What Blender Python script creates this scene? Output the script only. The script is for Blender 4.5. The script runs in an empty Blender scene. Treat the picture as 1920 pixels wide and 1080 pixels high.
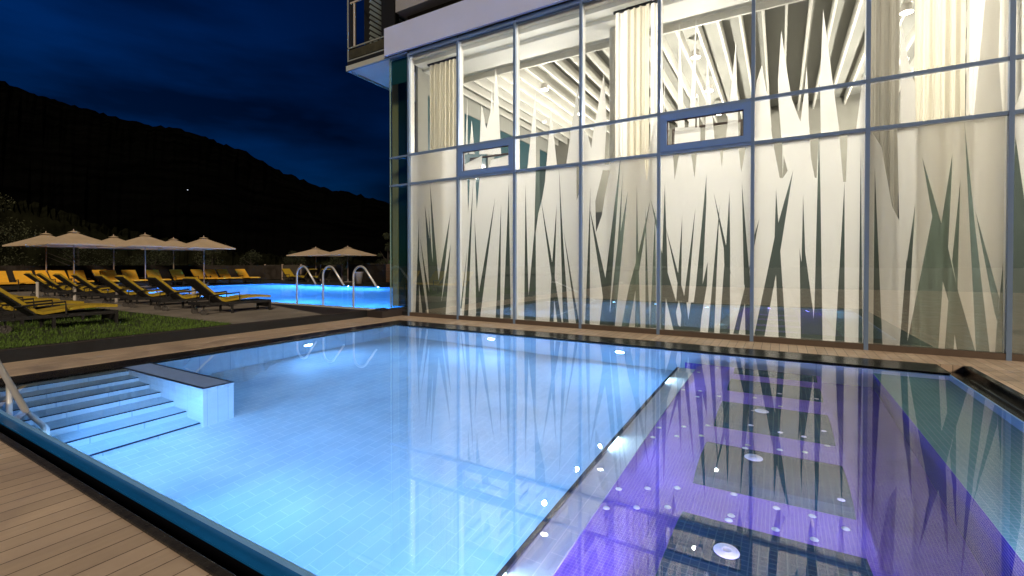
import bpy, math, random
from mathutils import Vector, Matrix, noise
R = math.radians
rnd = random.Random(7)
sc = bpy.context.scene
# ------------------------------------------------------------------ camera
cam_d = bpy.data.cameras.new('camera'); cam = bpy.data.objects.new('camera', cam_d)
sc.collection.objects.link(cam); sc.camera = cam
cam.location = (0, 0, 1.5)
cam.rotation_euler = (R(90 - 0.668), 0, R(30.24))
cam_d.sensor_width = 36; cam_d.lens = 861.07 / 1920 * 36
cam_d.shift_y = -33.67 / 1920
cam_d.clip_start = 0.05; cam_d.clip_end = 4000
# ------------------------------------------------------------------ world (dusk sky)
w = bpy.data.worlds.new('World'); sc.world = w; w.use_nodes = True
wn = w.node_tree; wn.nodes.clear()
def N(nt, t, **k):
    n = nt.nodes.new(t)
    for a, b in k.items():
        if a == 'i':
            for kk, v in b.items(): n.inputs[kk].default_value = v
        else: setattr(n, a, b)
    return n
def L(nt, a, b): nt.links.new(a, b)
sky = N(wn, 'ShaderNodeTexSky', sky_type='NISHITA', sun_disc=False, sun_elevation=R(0.5), sun_rotation=R(248), altitude=600, air_density=1.0, dust_density=0.3, ozone_density=6.0)
tcw = N(wn, 'ShaderNodeTexCoord')
mp = N(wn, 'ShaderNodeMapping'); mp.inputs['Scale'].default_value = (1.3, 1.3, 5.0); mp.inputs['Location'].default_value = (0.4, 0.15, 0.35)
nz = N(wn, 'ShaderNodeTexNoise', i={'Scale': 1.5, 'Detail': 5.0, 'Roughness': 0.5})
cr = N(wn, 'ShaderNodeMapRange', i={'From Min': 0.41, 'From Max': 0.62, 'To Min': 0.25, 'To Max': 1.0})
tint = N(wn, 'ShaderNodeMix', data_type='RGBA', blend_type='MULTIPLY', i={'Factor': 1.0}); tint.inputs['B'].default_value = (0.05, 0.78, 1.0, 1)
sep = N(wn, 'ShaderNodeSeparateXYZ')
# brighter towards the last light in the west (-X), darker to the north and overhead
dirn = N(wn, 'ShaderNodeMapRange', i={'From Min': 0.45, 'From Max': 0.95, 'To Min': 0.22, 'To Max': 1.0})
neg = N(wn, 'ShaderNodeMath', operation='MULTIPLY', i={1: -1.0})
m1 = N(wn, 'ShaderNodeMath', operation='MULTIPLY'); m2 = N(wn, 'ShaderNodeMix', data_type='RGBA', blend_type='MULTIPLY', i={'Factor': 1.0})
bg = N(wn, 'ShaderNodeBackground', i={'Strength': 0.13}); ow = N(wn, 'ShaderNodeOutputWorld')
L(wn, tcw.outputs['Generated'], mp.inputs[0]); L(wn, mp.outputs[0], nz.inputs['Vector']); L(wn, nz.outputs['Fac'], cr.inputs['Value'])
L(wn, tcw.outputs['Generated'], sep.inputs[0]); L(wn, sep.outputs['X'], neg.inputs[0]); L(wn, neg.outputs[0], dirn.inputs['Value'])
L(wn, cr.outputs[0], m1.inputs[0]); L(wn, dirn.outputs[0], m1.inputs[1])
L(wn, sky.outputs[0], tint.inputs['A']); L(wn, tint.outputs['Result'], m2.inputs['A']); L(wn, m1.outputs[0], m2.inputs['B'])
L(wn, m2.outputs['Result'], bg.inputs['Color']); L(wn, bg.outputs[0], ow.inputs['Surface'])
# ------------------------------------------------------------------ weak warm light over the grounds
sun_d = bpy.data.lights.new('sun', 'SUN'); sun = bpy.data.objects.new('sun', sun_d); sc.collection.objects.link(sun)
sun_d.energy = 2.5; sun_d.angle = R(14); sun_d.color = (1.0, 0.80, 0.60)
sun.rotation_euler = (R(60), 0, R(46))
sc.view_settings.view_transform = 'Standard'; sc.view_settings.look = 'None'
sc.view_settings.exposure = 0; sc.view_settings.gamma = 1; sc.view_settings.use_curve_mapping = False
cy = sc.cycles
cy.use_denoising = True; cy.max_bounces = 14; cy.diffuse_bounces = 4; cy.glossy_bounces = 6; cy.transmission_bounces = 10
cy.transparent_max_bounces = 24; cy.caustics_reflective = True; cy.caustics_refractive = True
cy.sample_clamp_indirect = 20.0; cy.blur_glossy = 0.5
# ================================================================== helpers
def link(o): sc.collection.objects.link(o); return o
class MB:
    def __init__(s): s.v = []; s.f = []
    def poly(s, pts):
        b = len(s.v); s.v += [tuple(p) for p in pts]; s.f.append(tuple(range(b, b + len(pts)))); return s
    def box(s, x0, x1, y0, y1, z0, z1):
        b = len(s.v)
        s.v += [(x0,y0,z0),(x1,y0,z0),(x1,y1,z0),(x0,y1,z0),(x0,y0,z1),(x1,y0,z1),(x1,y1,z1),(x0,y1,z1)]
        s.f += [tuple(b+i for i in q) for q in ((0,3,2,1),(4,5,6,7),(0,1,5,4),(1,2,6,5),(2,3,7,6),(3,0,4,7))]; return s
    def prism(s, pts, z0, z1):
        n = len(pts); b = len(s.v)
        s.v += [(p[0], p[1], z0) for p in pts] + [(p[0], p[1], z1) for p in pts]
        s.f.append(tuple(b+i for i in reversed(range(n)))); s.f.append(tuple(b+n+i for i in range(n)))
        for i in range(n): j = (i+1) % n; s.f.append((b+i, b+j, b+n+j, b+n+i))
        return s
    def tube(s, pts, r, n=8, caps=True):
        pts = [Vector(p) for p in pts]; b = len(s.v); rs = r if isinstance(r, (list, tuple)) else [r]*len(pts)
        up = Vector((0.13, 0.27, 1)).normalized(); prev = None
        for i, p in enumerate(pts):
            t = (pts[min(i+1, len(pts)-1)] - pts[max(i-1, 0)]).normalized()
            a = (prev if prev is not None else up.cross(t)); a = (a - t*a.dot(t))
            if a.length < 1e-5: a = Vector((1,0,0)).cross(t)
            a.normalize(); prev = a; c = t.cross(a)
            for k in range(n):
                an = 2*math.pi*k/n; q = p + (a*math.cos(an) + c*math.sin(an))*rs[i]; s.v.append(tuple(q))
        for i in range(len(pts)-1):
            for k in range(n):
                j = (k+1) % n; s.f.append((b+i*n+k, b+i*n+j, b+(i+1)*n+j, b+(i+1)*n+k))
        if caps:
            s.f.append(tuple(b+k for k in reversed(range(n)))); e = b+(len(pts)-1)*n; s.f.append(tuple(e+k for k in range(n)))
        return s
    def lathe(s, prof, n=20, c=(0,0,0), axis='z'):
        b = len(s.v)
        for r_, h in prof:
            for k in range(n):
                a = 2*math.pi*k/n; x, y = r_*math.cos(a), r_*math.sin(a)
                p = {'z': (x, y, h), 'x': (h, x, y), 'y': (y, h, x)}[axis]
                s.v.append((c[0]+p[0], c[1]+p[1], c[2]+p[2]))
        for i in range(len(prof)-1):
            for k in range(n):
                j = (k+1) % n; s.f.append((b+i*n+k, b+i*n+j, b+(i+1)*n+j, b+(i+1)*n+k))
        return s
    def obj(s, name, mat, parent=None, smooth=False, bevel=0, solid=0):
        me = bpy.data.meshes.new(name); me.from_pydata(s.v, [], s.f); me.update()
        if smooth:
            for p in me.polygons: p.use_smooth = True
        o = link(bpy.data.objects.new(name, me)); me.materials.append(mat)
        if bevel:
            m = o.modifiers.new('bevel', 'BEVEL'); m.width = bevel; m.segments = 2; m.limit_method = 'ANGLE'
        if solid:
            m = o.modifiers.new('solid', 'SOLIDIFY'); m.thickness = solid; m.offset = 0
        if parent: o.parent = parent
        return o
def tag(o, label=None, cat=None, group=None, kind=None):
    if label: o['label'] = label
    if cat: o['category'] = cat
    if group: o['group'] = group
    if kind: o['kind'] = kind
    return o
def thing(name, loc=(0,0,0), rz=0, label=None, cat=None, group=None):
    o = link(bpy.data.objects.new(name, None)); o.location = loc; o.rotation_euler = (0, 0, rz); o.empty_display_size = 0.1
    return tag(o, label, cat, group)
def kids(o): return [c for c in sc.collection.objects if c.parent == o]
def dup(src, loc, rz=0, label=None, scale=None):
    r = src.copy(); link(r); r.location = loc; r.rotation_euler = (0, 0, rz)
    if label: r['label'] = label
    if scale: r.scale = scale
    for ch in kids(src):
        c = ch.copy(); link(c); c.parent = r
        for g in kids(ch):
            d = g.copy(); link(d); d.parent = c
    return r
def struct(o): o['kind'] = 'structure'; return o
# ------------------------------------------------------------------ materials
def mat(name, base, rough=0.6, metal=0.0, var=0.0, vscale=4.0, bump=0.0, bscale=40.0, col2=None, spec=0.5, stretch=None, emit=None, estr=0, sub=None, trans=None):
    m = bpy.data.materials.new(name); m.use_nodes = True; nt = m.node_tree
    p = nt.nodes['Principled BSDF']; p.inputs['Base Color'].default_value = (*base, 1); p.inputs['Roughness'].default_value = rough
    p.inputs['Metallic'].default_value = metal; p.inputs['Specular IOR Level'].default_value = spec
    g = N(nt, 'ShaderNodeNewGeometry'); mp_ = N(nt, 'ShaderNodeMapping')
    if stretch: mp_.inputs['Scale'].default_value = stretch
    L(nt, g.outputs['Position'], mp_.inputs[0])
    if var or col2:
        n = N(nt, 'ShaderNodeTexNoise', i={'Scale': vscale, 'Detail': 6.0, 'Roughness': 0.6}); L(nt, mp_.outputs[0], n.inputs['Vector'])
        c2 = col2 or tuple(c*(1-var) for c in base)
        r_ = N(nt, 'ShaderNodeMapRange', i={'From Min': 0.35, 'From Max': 0.65}); L(nt, n.outputs['Fac'], r_.inputs['Value'])
        mx = N(nt, 'ShaderNodeMix', data_type='RGBA'); mx.inputs['A'].default_value = (*c2, 1); mx.inputs['B'].default_value = (*base, 1)
        L(nt, r_.outputs[0], mx.inputs['Factor']); L(nt, mx.outputs['Result'], p.inputs['Base Color'])
    if bump:
        n = N(nt, 'ShaderNodeTexNoise', i={'Scale': bscale, 'Detail': 4.0}); L(nt, mp_.outputs[0], n.inputs['Vector'])
        b = N(nt, 'ShaderNodeBump', i={'Strength': bump, 'Distance': 0.01}); L(nt, n.outputs['Fac'], b.inputs['Height']); L(nt, b.outputs[0], p.inputs['Normal'])
    if emit:
        p.inputs['Emission Color'].default_value = (*emit, 1); p.inputs['Emission Strength'].default_value = estr
    return m
def tilemat(name, axes, size, col, col2, mortar, msize=0.012, rough=0.25, offset=0.5, dirt=0.12):
    """tiles laid out in world metres on the two given axes"""
    m = bpy.data.materials.new(name); m.use_nodes = True; nt = m.node_tree
    p = nt.nodes['Principled BSDF']; p.inputs['Roughness'].default_value = rough
    g = N(nt, 'ShaderNodeNewGeometry'); s = N(nt, 'ShaderNodeSeparateXYZ'); c = N(nt, 'ShaderNodeCombineXYZ')
    L(nt, g.outputs['Position'], s.inputs[0]); L(nt, s.outputs[axes[0]], c.inputs[0]); L(nt, s.outputs[axes[1]], c.inputs[1])
    b = N(nt, 'ShaderNodeTexBrick', offset=offset, i={'Scale': 1.0, 'Mortar Size': msize, 'Mortar Smooth': 0.3, 'Brick Width': size[0], 'Row Height': size[1], 'Bias': 0.0})
    b.inputs['Color1'].default_value = (*col, 1); b.inputs['Color2'].default_value = (*col2, 1); b.inputs['Mortar'].default_value = (*mortar, 1)
    L(nt, c.outputs[0], b.inputs['Vector'])
    n = N(nt, 'ShaderNodeTexNoise', i={'Scale': 1.7, 'Detail': 5.0}); L(nt, g.outputs['Position'], n.inputs['Vector'])
    r_ = N(nt, 'ShaderNodeMapRange', i={'From Min': 0.3, 'From Max': 0.7, 'To Min': 1-dirt, 'To Max': 1.0}); L(nt, n.outputs['Fac'], r_.inputs['Value'])
    mx = N(nt, 'ShaderNodeMix', data_type='RGBA', blend_type='MULTIPLY', i={'Factor': 1.0}); L(nt, b.outputs['Color'], mx.inputs['A']); L(nt, r_.outputs[0], mx.inputs['B'])
    L(nt, mx.outputs['Result'], p.inputs['Base Color'])
    return m
def glassmat(name, tint=(0.93, 0.97, 0.96), ior=1.5, boost=1.0):
    m = bpy.data.materials.new(name); m.use_nodes = True; nt = m.node_tree; nt.nodes.clear()
    o = N(nt, 'ShaderNodeOutputMaterial'); t = N(nt, 'ShaderNodeBsdfTransparent'); t.inputs[0].default_value = (*tint, 1)
    gl = N(nt, 'ShaderNodeBsdfGlossy', i={'Roughness': 0.0}); gl.inputs[0].default_value = (boost, boost, boost, 1)
    lw = N(nt, 'ShaderNodeLayerWeight', i={'Blend': 0.5}); pw = N(nt, 'ShaderNodeMath', operation='POWER', i={1: 5.0}); L(nt, lw.outputs['Facing'], pw.inputs[0])
    r0 = ((ior-1)/(ior+1))**2; fr = N(nt, 'ShaderNodeMath', operation='MULTIPLY_ADD', i={1: 1-r0, 2: r0}); L(nt, pw.outputs[0], fr.inputs[0]); mx = N(nt, 'ShaderNodeMixShader')
    gm = N(nt, 'ShaderNodeNewGeometry'); n = N(nt, 'ShaderNodeTexNoise', i={'Scale': 0.5, 'Detail': 1.0}); L(nt, gm.outputs['Position'], n.inputs['Vector'])
    bp = N(nt, 'ShaderNodeBump', i={'Strength': 0.12, 'Distance': 0.02}); L(nt, n.outputs['Fac'], bp.inputs['Height']); L(nt, bp.outputs[0], gl.inputs['Normal'])
    L(nt, fr.outputs[0], mx.inputs[0]); L(nt, t.outputs[0], mx.inputs[1]); L(nt, gl.outputs[0], mx.inputs[2]); L(nt, mx.outputs[0], o.inputs[0])
    return m
def darkfilm(name, col, tint):
    m = glassmat(name, tint, 1.5); nt = m.node_tree; o = [n for n in nt.nodes if n.type == 'OUTPUT_MATERIAL'][0]; src = o.inputs[0].links[0].from_socket
    t = N(nt, 'ShaderNodeBsdfTranslucent'); t.inputs[0].default_value = (*col, 1); a = N(nt, 'ShaderNodeMixShader', i={0: 0.38})
    L(nt, src, a.inputs[1]); L(nt, t.outputs[0], a.inputs[2]); L(nt, a.outputs[0], o.inputs[0]); return m
def clothmat(name, col, tr=0.5, var=0.1):
    m = bpy.data.materials.new(name); m.use_nodes = True; nt = m.node_tree; nt.nodes.clear()
    o = N(nt, 'ShaderNodeOutputMaterial'); d = N(nt, 'ShaderNodeBsdfDiffuse'); t = N(nt, 'ShaderNodeBsdfTranslucent')
    g = N(nt, 'ShaderNodeNewGeometry'); mp_ = N(nt, 'ShaderNodeMapping'); mp_.inputs['Scale'].default_value = (6, 6, 0.6)
    n = N(nt, 'ShaderNodeTexNoise', i={'Scale': 2.0, 'Detail': 4.0}); L(nt, g.outputs['Position'], mp_.inputs[0]); L(nt, mp_.outputs[0], n.inputs['Vector'])
    mc = N(nt, 'ShaderNodeMix', data_type='RGBA'); mc.inputs['A'].default_value = (*[c*(1-var) for c in col], 1); mc.inputs['B'].default_value = (*col, 1)
    L(nt, n.outputs['Fac'], mc.inputs['Factor']); L(nt, mc.outputs['Result'], d.inputs[0]); L(nt, mc.outputs['Result'], t.inputs[0])
    mx = N(nt, 'ShaderNodeMixShader', i={0: tr}); L(nt, d.outputs[0], mx.inputs[1]); L(nt, t.outputs[0], mx.inputs[2]); L(nt, mx.outputs[0], o.inputs[0])
    return m
def emitmat(name, col, s):
    m = bpy.data.materials.new(name); m.use_nodes = True; nt = m.node_tree; nt.nodes.clear()
    o = N(nt, 'ShaderNodeOutputMaterial'); e = N(nt, 'ShaderNodeEmission', i={'Strength': s}); e.inputs[0].default_value = (*col, 1)
    L(nt, e.outputs[0], o.inputs[0]); return m
def watermat(name, wave=0.03, scale=2.2, refl=1.9):
    m = bpy.data.materials.new(name); m.use_nodes = True; nt = m.node_tree; nt.nodes.clear()
    o = N(nt, 'ShaderNodeOutputMaterial'); r_ = N(nt, 'ShaderNodeBsdfRefraction', i={'IOR': 1.333, 'Roughness': 0.0}); r_.inputs[0].default_value = (0.93, 0.98, 1.0, 1)
    gl = N(nt, 'ShaderNodeBsdfGlossy', i={'Roughness': 0.0}); fr = N(nt, 'ShaderNodeFresnel', i={'IOR': refl}); mx = N(nt, 'ShaderNodeMixShader')
    g = N(nt, 'ShaderNodeNewGeometry'); n = N(nt, 'ShaderNodeTexNoise', i={'Scale': scale, 'Detail': 2.0, 'Roughness': 0.4}); L(nt, g.outputs['Position'], n.inputs['Vector'])
    b = N(nt, 'ShaderNodeBump', i={'Strength': wave, 'Distance': 0.05}); L(nt, n.outputs['Fac'], b.inputs['Height'])
    for x in (r_, gl, fr): L(nt, b.outputs[0], x.inputs['Normal'])
    lw = N(nt, 'ShaderNodeLayerWeight', i={'Blend': 0.5}); pw = N(nt, 'ShaderNodeMath', operation='POWER', i={1: 2.7}); L(nt, lw.outputs['Facing'], pw.inputs[0])
    ma = N(nt, 'ShaderNodeMath', operation='MULTIPLY_ADD', i={1: refl*0.94, 2: refl*0.06}); L(nt, pw.outputs[0], ma.inputs[0]); fr.inputs['IOR'].default_value = 1.333
    bf = N(nt, 'ShaderNodeMix', data_type='FLOAT'); L(nt, g.outputs['Backfacing'], bf.inputs['Factor']); L(nt, ma.outputs[0], bf.inputs['A']); L(nt, fr.outputs[0], bf.inputs['B'])
    L(nt, bf.outputs['Result'], mx.inputs[0]); L(nt, r_.outputs[0], mx.inputs[1]); L(nt, gl.outputs[0], mx.inputs[2]); L(nt, mx.outputs[0], o.inputs[0])
    return m
def boards(name, col, col2, gap, width, axis='X', rough=0.55):
    """timber boards: each board its own tone, dark joints, fine grain"""
    m = bpy.data.materials.new(name); m.use_nodes = True; nt = m.node_tree
    p = nt.nodes['Principled BSDF']; p.inputs['Roughness'].default_value = rough
    g = N(nt, 'ShaderNodeNewGeometry'); s = N(nt, 'ShaderNodeSeparateXYZ'); L(nt, g.outputs['Position'], s.inputs[0])
    d = N(nt, 'ShaderNodeMath', operation='DIVIDE', i={1: width}); L(nt, s.outputs[axis], d.inputs[0])
    fl = N(nt, 'ShaderNodeMath', operation='FLOOR'); L(nt, d.outputs[0], fl.inputs[0])
    fc = N(nt, 'ShaderNodeMath', operation='FRACT'); L(nt, d.outputs[0], fc.inputs[0])
    wn_ = N(nt, 'ShaderNodeTexWhiteNoise', noise_dimensions='1D'); L(nt, fl.outputs[0], wn_.inputs['W'])
    mp_ = N(nt, 'ShaderNodeMapping'); mp_.inputs['Scale'].default_value = (28, 1.4, 28) if axis == 'X' else ((1.4, 28, 28) if axis == 'Y' else (1.4, 1.4, 28))
    L(nt, g.outputs['Position'], mp_.inputs[0]); n = N(nt, 'ShaderNodeTexNoise', i={'Scale': 1.0, 'Detail': 6.0}); L(nt, mp_.outputs[0], n.inputs['Vector'])
    n2 = N(nt, 'ShaderNodeTexNoise', i={'Scale': 2.3, 'Detail': 5.0}); L(nt, g.outputs['Position'], n2.inputs['Vector'])
    a = N(nt, 'ShaderNodeMath', operation='ADD'); L(nt, wn_.outputs['Value'], a.inputs[0]); L(nt, n.outputs['Fac'], a.inputs[1])
    a2 = N(nt, 'ShaderNodeMath', operation='ADD'); L(nt, a.outputs[0], a2.inputs[0]); L(nt, n2.outputs['Fac'], a2.inputs[1])
    a3 = N(nt, 'ShaderNodeMath', operation='DIVIDE', i={1: 2.6}); L(nt, a2.outputs[0], a3.inputs[0])
    mx = N(nt, 'ShaderNodeMix', data_type='RGBA'); mx.inputs['A'].default_value = (*col, 1); mx.inputs['B'].default_value = (*col2, 1); L(nt, a3.outputs[0], mx.inputs['Factor'])
    j = N(nt, 'ShaderNodeMath', operation='LESS_THAN', i={1: gap/width}); L(nt, fc.outputs[0], j.inputs[0])
    mj = N(nt, 'ShaderNodeMix', data_type='RGBA'); L(nt, j.outputs[0], mj.inputs['Factor']); L(nt, mx.outputs['Result'], mj.inputs['A']); mj.inputs['B'].default_value = (0.015, 0.011, 0.008, 1)
    L(nt, mj.outputs['Result'], p.inputs['Base Color'])
    b = N(nt, 'ShaderNodeBump', i={'Strength': 0.25, 'Distance': 0.004}); L(nt, n.outputs['Fac'], b.inputs['Height']); L(nt, b.outputs[0], p.inputs['Normal'])
    rr_ = N(nt, 'ShaderNodeMapRange', i={'From Min': 0.4, 'From Max': 0.62, 'To Min': 0.28, 'To Max': rough+0.1}); L(nt, n2.outputs['Fac'], rr_.inputs['Value']); L(nt, rr_.outputs[0], p.inputs['Roughness'])
    return m

JETS = [(-1.099, 3.274), (-0.905, 3.389), (-0.707, 3.505), (-1.099, 3.575), (-0.901, 3.693), (-0.696, 3.814), (0.398, 4.092), (0.21, 3.866), (0.396, 3.798), (0.206, 3.571), (-0.291, 3.435), (-0.289, 3.61), (-0.297, 3.923), (-0.014, 3.576), (-0.01, 3.863), (-0.248, 4.422), (-1.096, 4.985), (-0.875, 5.14), (-0.657, 5.292), (-1.096, 4.702), (-0.891, 4.844), (-0.677, 4.975), (0.395, 5.56), (0.401, 5.275), (0.213, 5.301), (0.211, 5.017), (-0.267, 4.739), (-0.256, 4.941), (-0.25, 5.392), (0.01, 4.848), (0.015, 5.314), (-1.076, 7.595), (-0.857, 8.028), (-0.909, 6.561), (-1.116, 6.504), (-0.901, 6.277), (-0.666, 6.43), (0.413, 7.06), (0.401, 6.758), (0.01, 6.793), (0.015, 6.348), (-0.265, 6.571), (-0.258, 5.89)]
BIGJETS = [(-0.271, 3.064), (-0.188, 4.538), (-0.168, 5.912)]
RAILS = [(-13.598, 9.401), (-12.365, 9.451), (-10.976, 9.444)]
# ================================================================== material library
M = {}
M['deck'] = boards('deck_boards', (0.36, 0.285, 0.21), (0.64, 0.51, 0.385), 0.006, 0.14, 'X')
M['tile_floor'] = tilemat('pool_floor_tile', ('Y','X'), (0.25,0.125), (0.64,0.75,0.80), (0.59,0.72,0.78), (0.84,0.91,0.93), 0.0035, dirt=0.18)
M['tile_x'] = tilemat('pool_wall_tile_side', ('Y','Z'), (0.5,1.7), (0.64,0.76,0.82), (0.58,0.72,0.80), (0.42,0.55,0.66), 0.008, offset=0.0)
M['tile_y'] = tilemat('pool_wall_tile_end', ('X','Z'), (0.5,1.7), (0.64,0.76,0.82), (0.58,0.72,0.80), (0.42,0.55,0.66), 0.008, offset=0.0)
M['tile_box'] = tilemat('bench_tile', ('X','Z'), (0.5,0.06), (0.78,0.84,0.88), (0.74,0.80,0.85), (0.62,0.70,0.76), 0.004, offset=0.0)
M['tile_boxend'] = tilemat('bench_end_tile', ('Y','Z'), (0.125,1.7), (0.78,0.84,0.88), (0.75,0.82,0.86), (0.55,0.65,0.72), 0.004, offset=0.0)
M['tread'] = tilemat('tread_tile', ('Y','X'), (0.25,0.12), (0.52,0.64,0.70), (0.48,0.61,0.68), (0.58,0.70,0.76), 0.005, rough=0.5)
M['nosing'] = mat('nosing_tile', (0.012,0.02,0.05), 0.4, var=0.3)
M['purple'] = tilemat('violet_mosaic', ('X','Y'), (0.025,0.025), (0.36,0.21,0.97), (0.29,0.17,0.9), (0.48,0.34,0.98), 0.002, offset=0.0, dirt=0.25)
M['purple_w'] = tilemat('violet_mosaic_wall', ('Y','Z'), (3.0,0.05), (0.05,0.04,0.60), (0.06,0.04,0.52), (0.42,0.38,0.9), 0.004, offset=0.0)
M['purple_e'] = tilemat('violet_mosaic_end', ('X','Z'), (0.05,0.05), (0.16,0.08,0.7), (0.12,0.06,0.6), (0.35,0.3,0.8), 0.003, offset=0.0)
M['tealslab'] = tilemat('teal_mosaic', ('X','Y'), (0.05,0.05), (0.008,0.065,0.12), (0.006,0.05,0.10), (0.05,0.13,0.17), 0.004, offset=0.0)
M['teal'] = tilemat('pale_teal_mosaic', ('X','Y'), (0.05,0.05), (0.20,0.50,0.50), (0.17,0.45,0.46), (0.34,0.6,0.6), 0.004, offset=0.0)
M['black'] = mat('black_wet_stone', (0.012,0.012,0.013), 0.18, var=0.4, vscale=9, bump=0.15, bscale=60)
M['kerb'] = mat('kerb_stone', (0.045,0.042,0.034), 0.35, var=0.5, vscale=14, bump=0.6, bscale=45)
M['gutter'] = mat('gutter_dark', (0.004,0.004,0.006), 0.3)
M['rim'] = mat('rim_tile', (0.008,0.14,0.42), 0.25, var=0.15)
M['rimlight'] = mat('rim_edge', (0.22,0.50,0.90), 0.3, var=0.1)
M['wall_dark'] = mat('dark_render', (0.010,0.012,0.016), 0.5, var=0.3, vscale=2, bump=0.2)
M['paving'] = mat('patio_stone', (0.27,0.245,0.205), 0.75, var=0.35, vscale=1.3, bump=0.3, bscale=30)
M['paving_d'] = mat('dark_paving', (0.030,0.024,0.024), 0.6, var=0.3, vscale=3, bump=0.3)
M['curb'] = mat('pale_curb', (0.45,0.46,0.42), 0.5, var=0.2)
M['soil'] = mat('lawn_soil', (0.028,0.05,0.006), 0.95, var=0.5, vscale=6, bump=0.8, bscale=30)
M['ground'] = mat('meadow_ground', (0.012,0.016,0.006), 0.95, var=0.5, vscale=0.4)
M['hill'] = mat('wooded_hillside', (0.0022,0.0023,0.0021), 1.0, var=0.8, vscale=0.05, spec=0.0)
M['alu'] = mat('anodised_aluminium', (0.20,0.30,0.48), 0.32, metal=0.25, var=0.06, vscale=3)
M['alu_w'] = mat('cream_inner_profile', (0.72,0.70,0.66), 0.4)
M['alu_b'] = mat('bronze_sill', (0.16,0.125,0.10), 0.4, metal=0.5, var=0.1)
M['vent'] = mat('vent_frame_blue', (0.16,0.28,0.55), 0.35, metal=0.1)
M['bronze'] = mat('bronze_gasket', (0.10,0.06,0.04), 0.5)
M['glass'] = glassmat('facade_glass', (0.97,0.99,0.98), 2.5)
M['glass_w'] = glassmat('wing_glass', (0.78,0.90,0.87), 1.8)
M['dfilm'] = darkfilm('dark_film', (0.15,0.18,0.165), (0.22,0.30,0.29))
M['film'] = clothmat('frosted_film', (0.88,0.87,0.84), 0.55, 0.06)
M['curtain'] = clothmat('linen_curtain', (0.84,0.79,0.66), 0.72, 0.2)
M['curtain_w'] = clothmat('sheer_curtain', (0.95,0.93,0.88), 0.75, 0.08)
M['white'] = mat('white_plaster', (0.45,0.44,0.40), 0.7, var=0.05)
M['ceil'] = mat('ceiling_panel', (0.85,0.85,0.80), 0.7, var=0.05)
M['ceil_g'] = mat('grey_ceiling_beam', (0.72,0.72,0.68), 0.7, var=0.05)
M['ceil_d'] = mat('ceiling_void', (0.22,0.22,0.195), 0.9)
M['slat'] = mat('white_slat', (0.50,0.49,0.44), 0.55)
M['fascia'] = mat('fascia_panel', (0.56,0.64,0.94), 0.45, var=0.06, vscale=0.8)
M['upper'] = mat('upper_render', (0.30,0.31,0.34), 0.8, var=0.08, bump=0.2)
M['dark'] = mat('dark_metal', (0.02,0.022,0.025), 0.45, metal=0.3)
M['intfloor'] = mat('stone_floor', (0.022,0.018,0.011), 0.35, var=0.25, vscale=1.5)
M['intwall'] = mat('dark_stone_wall', (0.020,0.022,0.020), 0.8, var=0.4, vscale=3)
M['backwall'] = mat('pale_back_wall', (0.15,0.145,0.12), 0.8, var=0.1)
M['steel'] = mat('brushed_steel', (0.62,0.63,0.64), 0.16, metal=1.0)
M['rail'] = mat('satin_steel', (0.62,0.63,0.61), 0.38, metal=0.5)
M['water'] = watermat('pool_water', 0.022, 1.1, 0.82)
M['water2'] = watermat('big_pool_water', 0.15, 2.5, 0.3)
M['p2tile'] = tilemat('big_pool_tile', ('X','Y'), (0.6,0.3), (0.25,0.50,0.72), (0.22,0.46,0.70), (0.35,0.6,0.8), 0.01)
M['lens'] = emitmat('pool_lamp_lens', (0.55,0.85,1.0), 14)
M['spot_e'] = emitmat('ceiling_lamp_lens', (1.0,0.93,0.80), 60)
M['far_e'] = emitmat('far_lamp_glow', (0.8,0.85,1.0), 1.5)
M['yellow'] = mat('yellow_cushion', (0.42,0.29,0.012), 0.8, var=0.18, vscale=8, bump=0.4, bscale=70)
M['orange'] = mat('amber_cushion', (0.95,0.50,0.03), 0.8, var=0.12, vscale=5, bump=0.3)
M['wicker'] = mat('black_wicker', (0.012,0.011,0.011), 0.6, var=0.4, vscale=60, bump=0.8, bscale=90)
M['wheel'] = mat('grey_wheel', (0.07,0.065,0.06), 0.5)
M['canvas'] = mat('cream_canvas', (0.54,0.43,0.29), 0.85, var=0.15, vscale=1.5)
M['curtain_g'] = clothmat('grey_sheer', (0.36,0.34,0.29), 0.5, 0.1)
M['pole'] = mat('pale_pole', (0.42,0.32,0.25), 0.5)
M['concrete'] = mat('concrete_base', (0.18,0.17,0.16), 0.8, bump=0.3)
M['fence'] = boards('grey_fence_boards', (0.055,0.048,0.036), (0.09,0.078,0.06), 0.012, 0.12, 'X', 0.8)
M['fence_d'] = boards('dark_fence_boards', (0.022,0.018,0.014), (0.035,0.028,0.022), 0.012, 0.12, 'Y', 0.8)
M['hut'] = boards('dark_cladding', (0.012,0.010,0.009), (0.022,0.018,0.015), 0.015, 0.16, 'Z', 0.8)
M['hutw'] = boards('brown_cladding', (0.16,0.09,0.04), (0.24,0.14,0.07), 0.015, 0.2, 'Z', 0.8)
M['leaf'] = mat('dark_leaves', (0.030,0.040,0.014), 0.8, var=0.6, vscale=1.5)
M['leaf2'] = mat('olive_leaves', (0.050,0.058,0.022), 0.8, var=0.6, vscale=1.5)
M['leafp'] = mat('palm_leaves', (0.05,0.10,0.025), 0.6, var=0.5, vscale=4)
M['bark'] = mat('bark', (0.018,0.014,0.010), 0.9, bump=0.6)
M['pot'] = mat('pale_pot', (0.50,0.47,0.43), 0.5, var=0.05)
M['grass'] = mat('grass_blades', (0.085,0.165,0.012), 0.7, var=0.5, vscale=2.5)
M['jet'] = mat('white_nozzle', (0.85,0.90,0.95), 0.25)
D = 10.168; XF = -9.394; BAY = 1.7852
mull = [XF + BAY*k for k in range(12)]
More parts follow.
